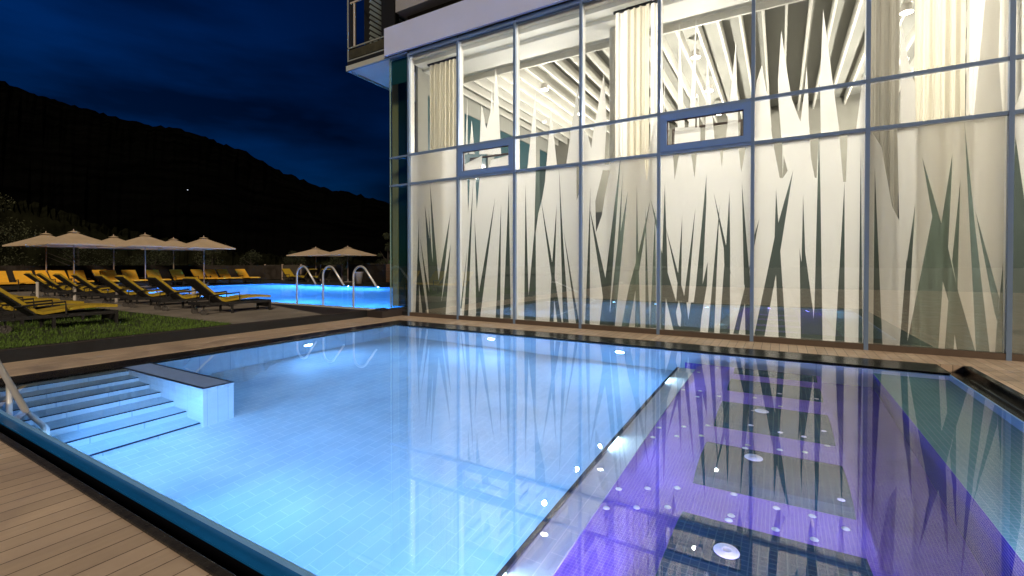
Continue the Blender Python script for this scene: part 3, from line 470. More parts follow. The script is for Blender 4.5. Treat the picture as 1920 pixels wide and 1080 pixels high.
# ================================================================== glass building
B = thing('glass_pavilion', (0,D,0), label='tall glass fronted pool house with white grass pattern film, lit from inside', cat='building')
BI = Matrix.Translation((0,-D,0))
def bp(q, name, m, par=None, **k): return child(q, name, m, par or B, None if par else BI, **k)
NB = 11
for k in range(NB+1):
    x = mull[k]
    q = MB(); q.box(x-0.032, x+0.032, D-0.075, D-0.004, 0.0, 7.66); o = bp(q, 'mullion', 'alu')
    q = MB(); q.box(x-0.026, x+0.026, D+0.016, D+0.17, 0.1, 7.6); bp(q, 'inner_mullion', 'alu_w')
zT = [(0.0,0.107),(3.84,3.90),(4.683,4.745),(7.60,7.70)]
for k in range(NB):
    x0, x1 = mull[k]+0.033, mull[k+1]-0.033
    for z0, z1 in zT[1:]:
        bp(MB().box(x0,x1,D-0.065,D-0.004,z0,z1), 'transom', 'alu')
    bp(MB().box(x0,x1,D-0.07,D+0.02,0.0,0.107), 'sill', 'alu_b')
    bp(MB().box(x0,x1,D+0.016,D+0.14,z0-0.09,z0-0.002), 'inner_head', 'alu_w')
    bp(MB().box(x0,x1,D+0.016,D+0.10,3.845,3.895), 'inner_transom', 'alu_w')
    for z0, z1 in ((0.107,3.84),(3.90,4.683),(4.745,7.60)):
        if k in (1,4) and z0 == 3.90: continue
        bp(MB().box(x0,x1,D-0.004,D+0.004,z0,z1), 'window_pane', 'glass')
    if k in (1,4):
        # top hung vent, pushed slightly open at the bottom
        v = MB(); z0, z1 = 3.90, 4.683; fw = 0.13
        v.box(x0,x1,D-0.08,D+0.02,z0,z0+fw); v.box(x0,x1,D-0.08,D+0.02,z1-fw,z1); v.box(x0,x0+fw,D-0.08,D+0.02,z0+fw,z1-fw); v.box(x1-fw,x1,D-0.08,D+0.02,z0+fw,z1-fw)
        vo = bp(v, 'vent_window', 'vent')
        v = MB(); g_ = 0.02
        v.box(x0+fw,x1-fw,D-0.03,D+0.0,z0+fw,z0+fw+g_); v.box(x0+fw,x1-fw,D-0.03,D+0.0,z1-fw-g_,z1-fw); v.box(x0+fw,x0+fw+g_,D-0.03,D+0.0,z0+fw+g_,z1-fw-g_); v.box(x1-fw-g_,x1-fw,D-0.03,D+0.0,z0+fw+g_,z1-fw-g_)
        child(v, 'gasket', 'bronze', vo)
        child(MB().box(x0+fw+g_,x1-fw-g_,D-0.02,D-0.012,z0+fw+g_,z1-fw-g_), 'vent_pane', 'glass', vo)
        v = MB(); a, c = x0+fw+0.06, x1-fw-0.04; v.box(a,c,D+0.20,D+0.24,z1-fw-0.16,z1-fw-0.12); v.box(a,a+0.03,D+0.2,D+0.24,z0+0.05,z1-fw-0.16); v.box(c-0.03,c,D+0.2,D+0.24,z0+0.05,z1-fw-0.16)
        child(v, 'opener_frame', 'bronze', vo)
# frosted film: exact trapezoid decomposition of (slab + white spikes - clear spikes + white inlays)
def inside(poly, x, z):
    c = False; n = len(poly)
    for i in range(n):
        x1_, z1_ = poly[i]; x2_, z2_ = poly[(i+1) % n]
        if (z1_ > z) != (z2_ > z) and x < (x2_-x1_)*(z-z1_)/(z2_-z1_)+x1_: c = not c
    return c
def film_mesh(k, x0, x1, slab, W_, Dk, W2_, name='frosted_film', m='film', dark=False):
    polys = [slab]+W_+Dk+W2_; segs = []
    for P in polys:
        for i in range(len(P)):
            a, c = P[i], P[(i+1) % len(P)]
            if abs(a[1]-c[1]) > 1e-6: segs.append((a, c) if a[1] < c[1] else (c, a))
    segs += [((x0,-1),(x0,9)),((x1,-1),(x1,9))]
    ev = {round(p[1],4) for P in polys for p in P}
    for i in range(len(segs)):
        (ax,az),(bx,bz) = segs[i]
        for j in range(i):
            (cx,cz),(dx,dz) = segs[j]; lo, hi = max(az,cz), min(bz,dz)
            if hi <= lo: continue
            s1 = (bx-ax)/(bz-az); s2 = (dx-cx)/(dz-cz)
            if abs(s1-s2) < 1e-9: continue
            z = (cx-cz*s2-ax+az*s1)/(s1-s2)
            if lo < z < hi: ev.add(round(z,4))
    zs = sorted(e for e in ev if 0.107 < e < 7.6); zs = [0.107]+zs+[7.6]; q = MB()
    for z0, z1 in zip(zs, zs[1:]):
        if z1-z0 < 1e-4: continue
        zm = (z0+z1)/2; xs = []
        for (ax,az),(bx,bz) in segs:
            if az <= z0+1e-5 and bz >= z1-1e-5:
                f = lambda z: ax+(bx-ax)*(z-az)/(bz-az)
                xs.append((f(zm), f(z0), f(z1)))
        xs.sort()
        run = None
        for a, c in zip(xs, xs[1:]):
            xm = (a[0]+c[0])/2; ok = False
            if x0 < xm < x1 and c[0]-a[0] > 1e-5:
                ok = (any(inside(P,xm,zm) for P in Dk) and not any(inside(P,xm,zm) for P in W2_)) if dark else (any(inside(P,xm,zm) for P in [slab]+W_) and not any(inside(P,xm,zm) for P in Dk) or any(inside(P,xm,zm) for P in W2_))
            if ok:
                if run is None: run = a
                last = c
            elif run is not None and c[0]-a[0] > 1e-5:
                q.poly([(run[1],D+0.010,z0),(last[1],D+0.010,z0),(last[2],D+0.010,z1),(run[2],D+0.010,z1)]); run = None
        if run is not None: q.poly([(run[1],D+0.010,z0),(last[1],D+0.010,z0),(last[2],D+0.010,z1),(run[2],D+0.010,z1)])
    if q.f: bp(q, name, m)
for k in range(1, 12):
    src = k if k <= 7 else {8: 8, 9: 5, 10: 3, 11: 6}[k]
    W_, Dk, W2_ = FILM[src]; dx = (k-src)*BAY
    sh = lambda Ps: [[(x+dx, z) for x, z in P] for P in Ps]
    x0, x1 = mull[k-1]+0.034, mull[k]-0.034; top = 4.7 if k == 1 else 3.87
    film_mesh(k, x0, x1, [(x0-0.01,0.05),(x1+0.01,0.05),(x1+0.01,top),(x0-0.01,top)], sh(W_), sh(Dk), sh(W2_))
    film_mesh(k, x0, x1, [], [], sh([P for P in Dk if min(z for _, z in P) < 2.0]), sh(W2_), 'dark_film', 'dfilm', True)
# wing of glass past the corner, with its small shelves
q = MB(); q.box(-10.17,-9.43,D-0.006,D+0.006,0.12,7.66); bp(q, 'corner_wing_pane', 'glass_w')
for z in (4.71,3.87): bp(MB().prism([(-10.19,D-0.03),(-9.43,D-0.03),(-9.43,D+0.55)], z-0.025, z+0.025), 'wing_shelf', 'alu')
bp(MB().box(-10.26,-9.43,D-0.1,D+0.1,0.0,0.12), 'wing_base', 'dark')
bp(MB().box(-10.60,-10.36,D+0.5,D+0.62,0.2,7.6), 'corner_post', mat('olive_post',(0.42,0.31,0.17),0.6))
bp(MB().box(-10.28,-9.98,D+0.45,D+0.55,0.2,7.6), 'side_blind', mat('teal_blind',(0.015,0.035,0.04),0.3))
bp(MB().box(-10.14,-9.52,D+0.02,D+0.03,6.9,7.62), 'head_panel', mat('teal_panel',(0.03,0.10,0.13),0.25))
bp(MB().box(-10.185,-10.168,D-0.02,D+0.02,0.12,7.66), 'wing_edge', mat('edge_profile',(0.22,0.30,0.26),0.4))
# interior
FX0, FX1, YB = -9.35, 11.5, D+10
bp(MB().box(FX0,FX1,D+0.10,YB,-0.05,0.02), 'floor', 'intfloor')
bp(MB().box(FX0,FX1,YB,YB+0.2,0.02,3.9), 'dark_back_wall', 'intwall')
bp(MB().box(FX0,FX1,YB,YB+0.2,3.9,7.7), 'back_wall', 'backwall')
bp(MB().box(FX1,FX1+0.2,D+0.3,YB,0.02,7.7), 'end_wall', 'white')
q = MB(); q.box(FX0-0.1,FX0,D+0.3,YB,0.02,3.6); bp(q, 'side_wall_base', 'intwall')
q = MB(); q.box(FX0-0.1,FX0,D+0.3,YB,6.7,7.7)
for j in range(6): q.box(FX0-0.1,FX0,D+0.3+j*1.9,D+0.75+j*1.9,3.2,6.7)
bp(q, 'side_wall', 'ceil_d')
for j in range(5): bp(MB().box(FX0-0.06,FX0-0.05,D+0.76+j*1.9,D+2.19+j*1.9,3.2,6.7), 'side_window', mat('night_glass',(0.025,0.06,0.07),0.2))
bp(MB().box(FX0,FX1,D+0.15,D+0.55,7.40,7.6), 'ceiling_edge', 'ceil')
bp(MB().box(FX0,FX1,D+0.55,D+1.5,7.33,7.6), 'ceiling_beam', 'ceil_g')
bp(MB().box(FX0,FX1,D+1.5,D+1.56,7.17,7.6), 'beam_lip', 'slat')
bp(MB().box(FX0,FX1,D+1.56,YB,7.52,7.7), 'ceiling', 'ceil_d')
xs0 = -1.95
lamp_x = [-6.4,-1.95,2.35,6.7]
i = 0; x = FX0+0.15
while x < FX1-0.1:
    q = MB(); q.box(x-0.025,x+0.025,D+1.565,YB-0.01,7.20,7.52)
    bp(q, 'ceiling_slat', 'slat'); x += 0.465; i += 1
for x in (-3.55, 3.6): 
    q = MB(); q.lathe([(0.14,0.02),(0.14,7.4)], 28, (x,D+1.0,0)); bp(q, 'column', 'white', smooth=True)
# roof fascia and storey above
bp(MB().box(-10.27,13.0,D-0.16,D-0.08,7.73,8.56), 'fascia', 'fascia', bevel=0.01)
bp(MB().box(-10.20,13.0,D-0.08,YB+0.3,7.70,8.45), 'roof_slab', 'dark')
bp(MB().box(-10.15,-9.43,D-0.10,D+0.2,7.66,7.70), 'soffit_trim', 'alu')
bp(MB().box(-9.9,13.0,D+0.45,D+0.6,8.45,9.1), 'recess_band', mat('brown_band',(0.05,0.042,0.035),0.7))
bp(MB().box(-10.05,13.0,D+0.1,D+6,9.1,14.0), 'upper_storey', 'upper')
# balcony at the corner
bl = MB(); bl.box(-12.06,-10.28,D+0.0,D+3.2,7.86,8.02); bo = bp(bl, 'balcony_slab', 'dark')
q = MB(); q.box(-12.09,-10.28,D-0.03,D+0.05,7.72,7.88); q.box(-12.09,-12.02,D+0.05,D+3.2,7.72,7.88); child(q, 'slab_edge', mat('pale_edge_profile',(0.42,0.45,0.42),0.5), bo)
child(MB().box(-12.0,-10.3,D+0.07,D+3.2,7.76,7.78), 'soffit_panel', mat('white_soffit',(0.95,0.76,0.56),0.6), bo)
child(MB().box(-12.0,-10.3,D+0.02,D+0.10,8.10,8.38), 'planter', mat('dark_planter',(0.05,0.05,0.03),0.8,var=0.5), bo)
q = MB(); q.box(-12.06,-10.3,D+0.0,D+0.03,8.02,8.06); q.box(-12.06,-10.3,D+0.0,D+0.03,8.42,8.46); q.box(-12.06,-12.03,D,D+0.03,8.06,11.5); child(q, 'rail_frame', mat('grey_rail',(0.25,0.28,0.27),0.5), bo)
q = MB(); q.box(-11.80,-11.76,D+0.02,D+0.06,8.46,9.85); q.box(-11.95,-10.6,D+0.02,D+0.06,9.85,9.9); child(q, 'handrail', 'pot', bo)
q = MB(); q.box(-12.02,-11.86,D+0.05,D+0.2,8.05,12.5); q.box(-10.85,-10.3,D+0.3,D+0.5,8.05,12.5); child(q, 'balcony_post', 'dark', bo)
q = MB()
for j in range(26): 
    z = 8.1+j*0.17; q.poly([(-11.5,D+0.4,z),(-11.5,D+2.6,z),(-11.44,D+2.6,z+0.07),(-11.44,D+0.4,z+0.07)])
child(q, 'louvre_screen', mat('louvre_blades',(0.45,0.55,0.55),0.5), bo, solid=0.01)
child(MB().box(-11.62,-11.6,D+0.3,D+2.7,8.05,12.5), 'screen_backing', 'dark', bo)
# curtains
def curtain(x0, x1, y, label, m='curtain', z1=7.35, grp=None, seed=0):
    rr = random.Random(seed); q = MB(); n = int((x1-x0)/0.02); ph = rr.random()*6; pts = []
    for i in range(n+1):
        x = (x1-x0)*i/n; pts.append((x-(x1-x0)/2, 0.045*math.sin(x*38+ph+1.3*math.sin(x*7+ph))+0.02*math.sin(x*91+ph*2)))
    for i in range(n):
        (a,b_),(c,d) = pts[i], pts[i+1]; q.poly([(a,b_,0.03),(c,d,0.03),(c*1.0,d*0.8,z1),(a*1.0,b_*0.8,z1)])
    t = thing('curtain', ((x0+x1)/2,y,0), label=label, cat='curtain', group=grp)
    q.obj('fabric', M[m], t, smooth=True)
    MB().box(-(x1-x0)/2-0.05,(x1-x0)/2+0.05,-0.03,0.03,z1,z1+0.05).obj('rail', M['dark'], t)
    return t
curtain(-8.95,-7.98,D+0.35,'beige linen curtain hanging behind the corner window bay', seed=1)
curtain(-3.03,-2.55,D+0.35,'beige curtain gathered beside the white column in the fourth window bay', seed=2)
curtain(-3.34,-3.04,D+0.37,'narrow sheer white curtain left of the beige one in the fourth window bay', 'curtain_w', seed=7)
curtain(-2.54,-2.34,D+0.37,'very narrow sheer white curtain right of the beige one in the fourth window bay', 'curtain_w', seed=8)
curtain(2.02,2.68,D+0.35,'tan curtain behind the left half of the wide bay with the potted plant', seed=3)
curtain(2.69,3.12,D+0.35,'sheer white curtain next to the tan one in the rightmost full bay', 'curtain_w', seed=4)
curtain(1.36,1.80,D+0.35,'grey sheer curtain at the left side of the rightmost full bay', 'curtain_g', seed=6)
# ceiling spotlights
for r_i, y in enumerate((13.0,15.7,18.3)):
    for c_i, x in enumerate(lamp_x):
        lb = '%s ceiling spotlight in the %s row behind the glass' % (('leftmost','second','third','rightmost')[c_i], ('front','middle','rear')[r_i])
        t = thing('ceiling_spotlight', (x,y,6.98), label=lb, cat='spotlight', group='spotlights under the slatted ceiling')
        MB().lathe([(0,0.18),(0.09,0.18),(0.115,0.02),(0.115,0)], 20).obj('housing', M['pot'], t, smooth=True)
        MB().lathe([(0,-0.02),(0.07,-0.015),(0.112,0.002)], 20).obj('lens', M['spot_e'], t, smooth=True)
        MB().tube([(0,0,0.16),(0,0,0.34)], 0.012, 8).obj('stem', M['pot'], t)
        d = bpy.data.lights.new('lamp_light','POINT'); d.energy = 450; d.color = (1.0,0.91,0.81); d.shadow_soft_size = 0.06
        lo = link(bpy.data.objects.new('lamp_light', d)); lo.parent = t; lo.location = (0,0,-1.0)  # unseen point light, lowered below its fixture to light the slats evenly
# plants inside
def leafy(q, n, c, r, size, rr, up=0.3):
    for i in range(n):
        v = Vector((rr.gauss(0,1), rr.gauss(0,1), rr.gauss(0,1))).normalized()*(rr.random()**0.4)
        p = Vector((c[0]+v.x*r[0], c[1]+v.y*r[1], c[2]+v.z*r[2]))
        a = Vector((rr.gauss(0,1), rr.gauss(0,1), rr.gauss(0,1)+up)).normalized(); b_ = a.cross(Vector((rr.gauss(0,1), rr.gauss(0,1), rr.gauss(0,1)))).normalized()
        s = size*(0.5+rr.random()); q.poly([p-a*s, p+b_*s*0.4, p+a*s, p-b_*s*0.4])
def potted(x, y, label, seed, z=0.02, s=1.0, lf='leafp'):
    rr = random.Random(seed); t = thing('potted_plant', (x,y,z), label=label, cat='plant')
    MB().prism([(-0.21*s,-0.21*s),(0.21*s,-0.21*s),(0.21*s,0.21*s),(-0.21*s,0.21*s)],0,0.62*s).obj('pot', M['pot'], t, bevel=0.02)
    q = MB()
    for i in range(46):
        a = rr.random()*6.28; ln = (0.7+0.9*rr.random())*s; dr = Vector((math.cos(a),math.sin(a),0)); p = Vector((0,0,0.6*s)); h = 1.2+rr.random()*1.6
        prev = None
        for j in range(7):
            u_ = j/6; c = p + dr*(ln*0.55*u_) + Vector((0,0,ln*h*0.6*u_*(1-0.35*u_))); wd = 0.035*s*(1-u_)*(0.4+u_*2) ; sd = dr.cross(Vector((0,0,1)))*wd
            if prev: q.poly([prev[0],prev[1],c+sd,c-sd])
            prev = (c-sd, c+sd)
    q.obj('foliage', M[lf], t); return t
potted(4.45,18.2-3.5,'leafy palm in a pale square pot seen through the rightmost full window bay',1)
potted(4.25,13.0,'large green plant in a white pot at the right edge behind the glass',2,s=1.25)
# ================================================================== loungers
def lounger(loc, rz, label, cushion, group):
    t = thing('sun_lounger', loc, rz, label, 'sun lounger', group); W_ = 0.35
    prof = [(-0.72,0.93),(-0.10,0.335),(0.0,0.30),(0.12,0.315),(0.55,0.375),(0.85,0.385),(1.18,0.36)]
    q = MB()
    def strip(ya, za, yb, zb, th):
        n = Vector((0,-(zb-za),yb-ya)).normalized()*th
        lo = [(-W_+0.02,ya,za),(W_-0.02,ya,za),(W_-0.02,yb,zb),(-W_+0.02,yb,zb)]; hi = [(x,y+n.y,z+n.z) for x,y,z in lo]
        for f in ((lo[3],lo[2],lo[1],lo[0]),(hi[0],hi[1],hi[2],hi[3]),(lo[0],lo[1],hi[1],hi[0]),(lo[1],lo[2],hi[2],hi[1]),(lo[2],lo[3],hi[3],hi[2]),(lo[3],lo[0],hi[0],hi[3])): q.poly(f)
    for a, c in zip(prof, prof[1:]): strip(a[0],a[1]+0.015,c[0],c[1]+0.015,0.055)
    q.obj('cushion', M[cushion], t)
    q = MB()
    for s in (-1,1): q.tube([(s*W_,-0.74,0.93),(s*W_,-0.05,0.27)], 0.02, 6)
    for k in range(12): u = k/11; q.tube([(-W_,-0.72+0.62*u,0.915-0.59*u),(W_,-0.72+0.62*u,0.915-0.59*u)], 0.022, 6)
    q.poly([(-W_,-0.73,0.905),(W_,-0.73,0.905),(W_,-0.06,0.265),(-W_,-0.06,0.265)])
    q.obj('backrest', M['wicker'], t)
    q = MB()
    for s in (-1,1): q.box(s*W_-0.02,s*W_+0.02,-0.62,1.18,0.24,0.31)
    for y in (-0.6,0.25,0.7,1.16): q.box(-W_,W_,y-0.02,y+0.02,0.25,0.30)
    q.obj('frame', M['wicker'], t)
    q = MB(); q.box(-W_,W_,1.14,1.17,0.10,0.25); q.obj('foot_panel', M['wicker'], t)
    for s in (-1,1):
        for y in (1.15,0.15): MB().box(s*W_-0.022,s*W_+0.022,y-0.025,y+0.025,0,0.25).obj('leg', M['wicker'], t)
        MB().tube([(s*(W_+0.03),-0.42,0.30),(s*(W_+0.03),-0.40,0.50),(s*(W_+0.03),0.32,0.55),(s*(W_+0.03),0.33,0.30)], 0.02, 6).obj('armrest', M['wicker'], t)
        MB().lathe([(0,-0.012),(0.02,-0.02),(0.03,-0.008),(0.06,-0.008),(0.065,-0.018),(0.08,-0.018),(0.08,0.018),(0.065,0.018),(0.06,0.008),(0.03,0.008),(0.02,0.02),(0,0.012)], 18, (s*(W_-0.06),-0.5,0.08), 'x').obj('wheel', M['wheel'], t)
        MB().tube([(s*(W_-0.06),-0.5,0.10),(s*(W_-0.04),-0.52,0.27)], 0.015, 6).obj('wheel_strut', M['wicker'], t)
    return t
ordw = ['first','second','third','fourth','fifth','sixth','seventh','eighth','ninth','tenth','eleventh','twelfth','thirteenth','fourteenth']
base = None
for i, (x, y) in enumerate(((-12.85,3.15),(-14.55,3.1),(-16.2,3.12),(-17.75,3.1),(-19.2,3.05))):
    lb = ('yellow lounger on the grass nearest the retaining wall','second yellow lounger from the retaining wall on the grass','middle yellow lounger of the row on the grass','fourth yellow lounger from the retaining wall on the grass','yellow lounger on the grass farthest from the wall')[i]
    base_l = lounger((x,y,0.2), 0, lb, 'yellow', 'yellow loungers in a row on the grass') if i == 0 else dup(base_l, (x,y,0.2), R(rnd.uniform(-2,2)), lb)
for i, x in enumerate((-13.02,-14.75,-16.65,-18.15,-20.15,-22.0,-23.7,-25.3)):
    lb = 'wheeled yellow lounger with raised back, %s in its patio row counted from the handrails' % ordw[i]
    if i == 0: b2 = dup(base_l, (x,6.72,0.2), R(-5), lb); b2['group'] = 'wheeled loungers in a row on the patio'
    else: dup(b2, (x-0.35*(i>0),6.72+rnd.uniform(-0.06,0.06),0.2), R(-5+rnd.uniform(-3,3)), lb)
far = [(-32.6,6.72),(-32.6,7.64),(-34.4,8.85),(-32.8,9.0),(-33.0,9.75),(-34.4,11.3),(-32.6,11.05),(-32.6,12.0),(-32.6,13.18),(-32.6,14.47),(-33.0,15.9),(-32.6,16.45),(-32.6,17.3),(-32.6,18.55)]
bf = None
for i, (x, y) in enumerate(far):
    lb = 'amber lounger, %s from the left in the far row under the parasols' % ordw[i]
    if bf is None: bf = lounger((x,y,0.205), R(-90), lb, 'orange', 'amber loungers in the far row by the large pool')
    else: dup(bf, (x,y,0.205), R(-90+rnd.uniform(-4,4)), lb)
for (x, y, rz, lb) in ((-33.4,22.6,-90,'olive yellow lounger left of the pole of the parasol behind the handrails'),(-31.0,22.3,90,'lounger facing left between the two parasols beyond the pool'),(-29.6,22.5,80,'lounger close to the dark wooden cladding beyond the pool')):
    q_ = dup(base_l, (x,y,0.2), R(rz), lb); q_['group'] = 'loungers beyond the far edge of the large pool'
for (x, y, lb) in ((-14.9,6.95,'slim white post beside the nearest wheeled lounger of the patio row'),(-19.3,6.65,'slim white post in the middle of the wheeled loungers'),(-22.1,6.4,'slim white post between the farther wheeled loungers'),(-24.4,6.0,'slim white post at the far end of the wheeled loungers')):
    t = thing('bollard', (x,y,0.2), label=lb, cat='post', group='slim white posts among the loungers')
    MB().lathe([(0,0),(0.05,0),(0.05,0.62),(0.045,0.65),(0,0.65)],12).obj('shaft', M['pot'], t, smooth=False)
    MB().lathe([(0,0.65),(0.06,0.652),(0.06,0.68),(0,0.69)],12).obj('cap', M['steel'], t)
# ================================================================== parasols
def parasol(loc, rz, label, S=1.3, group='parasols over the far row of loungers', zt=3.04, ze=2.38):
    t = thing('parasol', loc, rz, label, 'parasol', group)
    q = MB(); ns = 8; rows = 6; ring = []
    for k in range(8):
        a = math.pi/4*k; f = 1/max(abs(math.cos(a)),abs(math.sin(a))); ring.append((math.cos(a)*f*S, math.sin(a)*f*S))
    for k in range(8):
        x0, y0 = ring[k]; x1, y1 = ring[(k+1) % 8]
        for r_ in range(rows):
            u0, u1 = r_/rows, (r_+1)/rows
            zf = lambda u: zt-0.03-(zt-ze)*u**0.92 
            sg = lambda u: -0.05*math.sin(math.pi*u)
            P = [(x0*u0,y0*u0,zf(u0)),(x0*u1,y0*u1,zf(u1)),(x1*u1,y1*u1,zf(u1)),(x1*u0,y1*u0,zf(u0))]
            if r_ == 0: P = P[:3]
            q.poly(P)
        q.poly([(x0,y0,ze-0.03),(x1,y1,ze-0.03),(x1*1.002,y1*1.002,ze-0.10),(x0*1.002,y0*1.002,ze-0.10)])
    c = q.obj('canopy', M['canvas'], t, solid=0.006)
    q = MB()
    for k in range(8):
        x0, y0 = ring[k]; x1, y1 = ring[(k+1) % 8]; q.poly([(0,0,zt+0.03),(x0*0.16,y0*0.16,zt-0.07),(x1*0.16,y1*0.16,zt-0.07)])
    q.obj('vent_cap', M['canvas'], c); MB().lathe([(0,zt+0.12),(0.02,zt+0.08),(0.03,zt+0.02)],10).obj('finial', M['pole'], t)
    MB().tube([(0,0,0.06),(0,0,zt)], 0.03, 10).obj('pole', M['pole'], t, smooth=True)
    MB().lathe([(0,0),(0.3,0),(0.3,0.06),(0.06,0.1),(0.05,0.28)],24).obj('base', M['concrete'], t)
    for k in range(8):
        x0, y0 = ring[k]; MB().tube([(0,0,zt-0.62),(x0*0.52,y0*0.52,zt-0.03-(zt-ze)*0.55)], 0.011, 5).obj('rib', M['pole'], t)
    return t
pb = parasol((-31.6,9.13,0.2), 0, 'tallest looking cream parasol, leftmost of the front row by the far loungers')
dup(pb, (-31.6,12.23,0.2), R(4), 'middle cream parasol of the front row by the far loungers')
dup(pb, (-31.6,15.35,0.2), R(-3), 'rightmost cream parasol of the front row, overlapping the bushes')
dup(pb, (-35,8.96,0.2), R(5), 'leftmost cream parasol at the picture edge, in the back row')
dup(pb, (-35,11.94,0.2), R(-4), 'middle cream parasol of the back row')
dup(pb, (-35,15.13,0.2), R(2), 'rightmost cream parasol of the back row')
p2 = dup(pb, (-31.34,23.3,0.2), R(14), 'left parasol of the pair beyond the curved handrails', (1.12,1.12,0.86)); p2['group'] = 'pair of parasols beyond the large pool'
p3 = dup(p2, (-27.68,23.3,0.2), R(-8), 'right parasol of the pair beyond the curved handrails', (1.12,1.12,0.86))
# ================================================================== fences, hut, pots
def fence(x0, x1, y, h, label, m, n, axis='x', posts='pole'):
    t = thing('fence', (x0,y,0.2) if axis == 'x' else (y,x0,0.2), label=label, cat='fence'); ln = x1-x0
    for i in range(n):
        a, c = ln*i/n+0.06, ln*(i+1)/n-0.06
        q = MB(); (q.box(a,c,-0.02,0.02,0.05,h) if axis == 'x' else q.box(-0.02,0.02,a,c,0.05,h)); q.obj('panel', M[m], t)
    for i in range(n+1):
        a = ln*i/n; q = MB(); (q.box(a-0.05,a+0.05,-0.05,0.05,0,h+0.06) if axis == 'x' else q.box(-0.05,0.05,a-0.05,a+0.05,0,h+0.06)); q.obj('post', M[posts], t)
fence(-39.5,-29.4,24.2,1.28,'grey board fence with pale posts beyond the far end of the large pool','fence',4)
fence(-4,24.2,-37.2,1.25,'dark board fence behind the far row of parasols','fence_d',9,'y','fence_d')
t = thing('pool_hut', (-27,24.6,0.2), label='low dark wooden hut wall with horizontal cladding and a brown end panel', cat='hut')
MB().box(-2.2,2.0,0,2.5,0,1.32).obj('wall', M['hut'], t); MB().box(-2.3,2.05,-0.08,2.6,1.32,1.37).obj('roof', M['fence'], t)
MB().box(1.95,2.9,-0.05,2.5,0,1.36).obj('brown_panel', M['hutw'], t)
t = thing('waste_bin', (-25.0,22.0,0.2), label='pale tapered bin standing in front of the dark wooden hut', cat='bin')
MB().lathe([(0,0),(0.22,0),(0.31,0.78),(0.33,0.80),(0.28,0.80),(0.26,0.7),(0,0.7)],24).obj('body', M['pot'], t, smooth=True)
def tent(x, y, s, label):
    t = thing('pavilion_roof', (x,y,0.2), label=label, cat='tent'); MB()
    q = MB(); z0, z1 = 1.2, 1.2+0.55*s; c = [(-s,-s),(s,-s),(s,s),(-s,s)]
    for k in range(4): a, d = c[k], c[(k+1) % 4]; q.poly([(a[0],a[1],z0),(d[0],d[1],z0),(0,0,z1)])
    q.obj('roof', M['fence'], t); q = MB()
    for a in c: q.box(a[0]*0.97-0.04,a[0]*0.97+0.04,a[1]*0.97-0.04,a[1]*0.97+0.04,0,z0)
    q.obj('poles', M['bark'], t)
tent(-27.2,30.5,1.7,'faint grey tent roof peeking over the dark hut beside the palm'); tent(-23.9,30,1.8,'faint pointed tent roof over the brown end of the hut')
# ================================================================== trees
def tree(x, y, h, rw, label, seed, lf='leaf', n=2600, z=0.2, low=0.12, name='tree', cat='tree', grp=None):
    rr = random.Random(seed); t = thing(name, (x,y,z), rr.random()*6, label, cat, grp)
    q = MB(); q.tube([(0,0,0),(0.05*h*0.3,0.02,h*0.35),(0.0,0.03*h,h*0.7)], [h*0.03+0.03,h*0.022+0.02,0.02], 8)
    for k in range(6):
        a = rr.random()*6.28; z0 = h*(0.2+0.35*rr.random()); q.tube([(0,0,z0),(math.cos(a)*rw*0.35,math.sin(a)*rw*0.35,z0+h*0.12),(math.cos(a)*rw*0.7,math.sin(a)*rw*0.7,z0+h*0.25)], [0.05,0.035,0.012], 5)
    q.obj('trunk', M['bark'], t)
    q = MB(); nc = 16
    for k in range(nc):
        a = rr.random()*6.28; u = rr.random(); zz = h*(low+(0.95-low)*u); rad = rw*(1-0.75*abs(u-0.4)/0.6)*rr.random()**0.5
        s = rw*(0.28+0.22*rr.random())*(1-0.35*u)
        leafy(q, n//nc, (math.cos(a)*rad,math.sin(a)*rad,zz), (s,s,s*0.8), 0.055*max(1,h*0.22), rr)
    q.obj('crown', M[lf], t); return t
TR = [(-47,8.5,6.2,4.6,'large dark tree rising behind the leftmost parasols'),(-46,13.5,3.6,2.6,'dark rounded tree behind the middle parasols'),(-42.5,3.5,3.4,2.5,'dark bush at the left edge below the mountain'),
      (-46,18.5,3.0,2.4,'low dark tree between two back row parasols'),(-41.0,20.6,3.1,1.9,'bushy tree at the right end of the parasol rows'),(-42.6,24.8,2.6,1.5,'small round bush left of the grey board fence'),
      (-40.4,27.5,2.5,1.3,'small bush behind the left end of the board fence'),(-36.4,29.5,2.5,1.6,'dark bush behind the middle of the board fence'),(-28.4,28.0,4.1,0.9,'slender pointed tree behind the right parasol'),(-22.5,31,2.6,1.6,'dark bush at the foot of the glass corner')]
for i, (x, y, h, rw, lb) in enumerate(TR):
    nm = 'bush' if h < 3.2 else 'tree'
    tree(x, y, h, rw, lb, 20+i, 'leaf' if i not in (0,4) else 'leaf2', 5200 if rw > 4 else 2600, name=nm, cat=nm, low=0.1)
t = thing('palm_plant', (-27.1,26.9,0.2), label='green palm like plant rising above the dark hut', cat='plant'); rr = random.Random(5)
MB().tube([(0,0,0),(0.05,0,1.0)],0.09,8).obj('trunk', M['bark'], t); q = MB()
for i in range(40):
    a = rr.random()*6.28; dr = Vector((math.cos(a),math.sin(a),0)); ln = 0.9+0.6*rr.random(); prev = None; e = 0.4+rr.random()*1.2
    for j in range(7):
        u_ = j/6; c = Vector((0,0,1.0))+dr*ln*u_*0.7+Vector((0,0,ln*(e*u_-0.7*u_*u_))); sd = dr.cross(Vector((0,0,1)))*0.07*(1-u_)
        if prev: q.poly([prev[0],prev[1],c+sd,c-sd])
        prev = (c-sd,c+sd)
q.obj('fronds', M['leafp'], t)
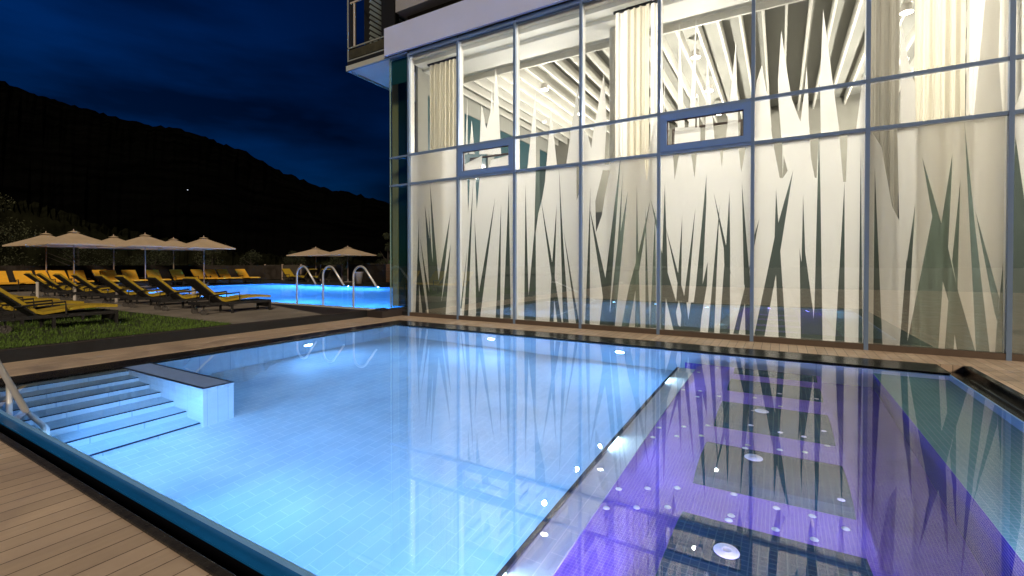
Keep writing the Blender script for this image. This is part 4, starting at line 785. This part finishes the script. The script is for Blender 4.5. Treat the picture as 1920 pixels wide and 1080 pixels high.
# low wooded rise in front of the mountain
q = MB(); LR = [(-500,330),(0,372),(60,380),(130,402),(210,428),(330,452),(480,478),(700,492),(1000,495)]; yaw = R(30.24); g4 = random.Random(4)
for i in range(301):
    u = -500+1500*i/300; a = (u-960)/861.07; x = a*math.cos(yaw)-math.sin(yaw); y = a*math.sin(yaw)+math.cos(yaw)
    for (p, b_), (c, d) in zip(LR, LR[1:]):
        if p <= u <= c: v_ = b_+(d-b_)*(u-p)/(c-p)
    for dd, k in ((55,0),(58,0.8),(62,1.0),(80,0)):
        q.v.append((x*dd, y*dd, max(0, k*((497-v_)/861.07*62+1.5)+(g4.uniform(-0.35,0.35) if k > 0.5 else 0))))
for i in range(300):
    for j in range(3): a = i*4+j; q.f.append((a,a+4,a+5,a+1))
struct(q.obj('wooded_rise', mat('dim_woodland',(0.010,0.011,0.006),1.0,var=0.7,vscale=0.5,bump=1.0,bscale=1.5,spec=0.0)))
# ================================================================== mountain
ridge = [(-900,20),(-400,70),(-150,110),(0,152),(60,176),(130,196),(180,211),(260,232),(350,246),(430,275),(520,320),(600,350),(665,368),(730,382),(830,410),(1000,440),(1300,455),(2300,465)]
def ry(u):
    for (a, b_), (c, d) in zip(ridge, ridge[1:]):
        if a <= u <= c: return b_+(d-b_)*(u-a)/(c-a)
    return ridge[-1][1]
q = MB(); rowsd = (70,130,220,330,430,520); fr = (0.0,0.10,0.28,0.55,0.82,1.0); ncol = 420; g3 = random.Random(11); yaw = R(30.24)
for j, dd in enumerate(rowsd):
    for i in range(ncol+1):
        u = -900+3200*i/ncol; a = (u-960)/861.07; x = a*math.cos(yaw)-math.sin(yaw); y = a*math.sin(yaw)+math.cos(yaw)
        hmax = (497-ry(u))/861.07*rowsd[-1]; n_ = noise.noise(Vector((u*0.012,dd*0.01,0)))*7*fr[j]*(0 if j == 5 else 1)+(noise.noise(Vector((u*0.11,3,dd)))*2.2+g3.uniform(-1.2,1.4))*(1 if j > 2 else 0.3)
        q.v.append((x*dd, y*dd, max(0.0, hmax*fr[j]+n_+1.5*(fr[j] > 0))))
for j in range(len(rowsd)-1):
    for i in range(ncol): a = j*(ncol+1)+i; q.f.append((a,a+1,a+ncol+2,a+ncol+1))
b0 = len(q.v); base_r = (len(rowsd)-1)*(ncol+1)
for i in range(ncol+1): v = q.v[base_r+i]; q.v.append((v[0]*1.4,v[1]*1.4,0))
for i in range(ncol): q.f.append((base_r+i,base_r+i+1,b0+i+1,b0+i))
struct(q.obj('mountain', M['hill']))
for (u, v, dd, lb, r_) in ((430,415,135,'tiny lit lamp low on the dark mountainside',0.2),(353,357,112,'faint lit lamp halfway up the dark mountainside',0.10)):
    a = (u-960)/861.07; x = (a*math.cos(yaw)-math.sin(yaw))*dd; y = (a*math.sin(yaw)+math.cos(yaw))*dd; z = 1.5+(497-v)/861.07*dd
    t = thing('street_lamp', (x,y,0), label=lb, cat='street lamp')
    MB().lathe([(0,z-r_),(r_*0.8,z-r_*0.5),(r_,z),(r_*0.8,z+r_*0.5),(0,z+r_)],12).obj('lamp_head', M['far_e'], t)
    MB().tube([(0,0,0),(0,0,z-r_)],0.05,6).obj('pole', M['hill'], t)
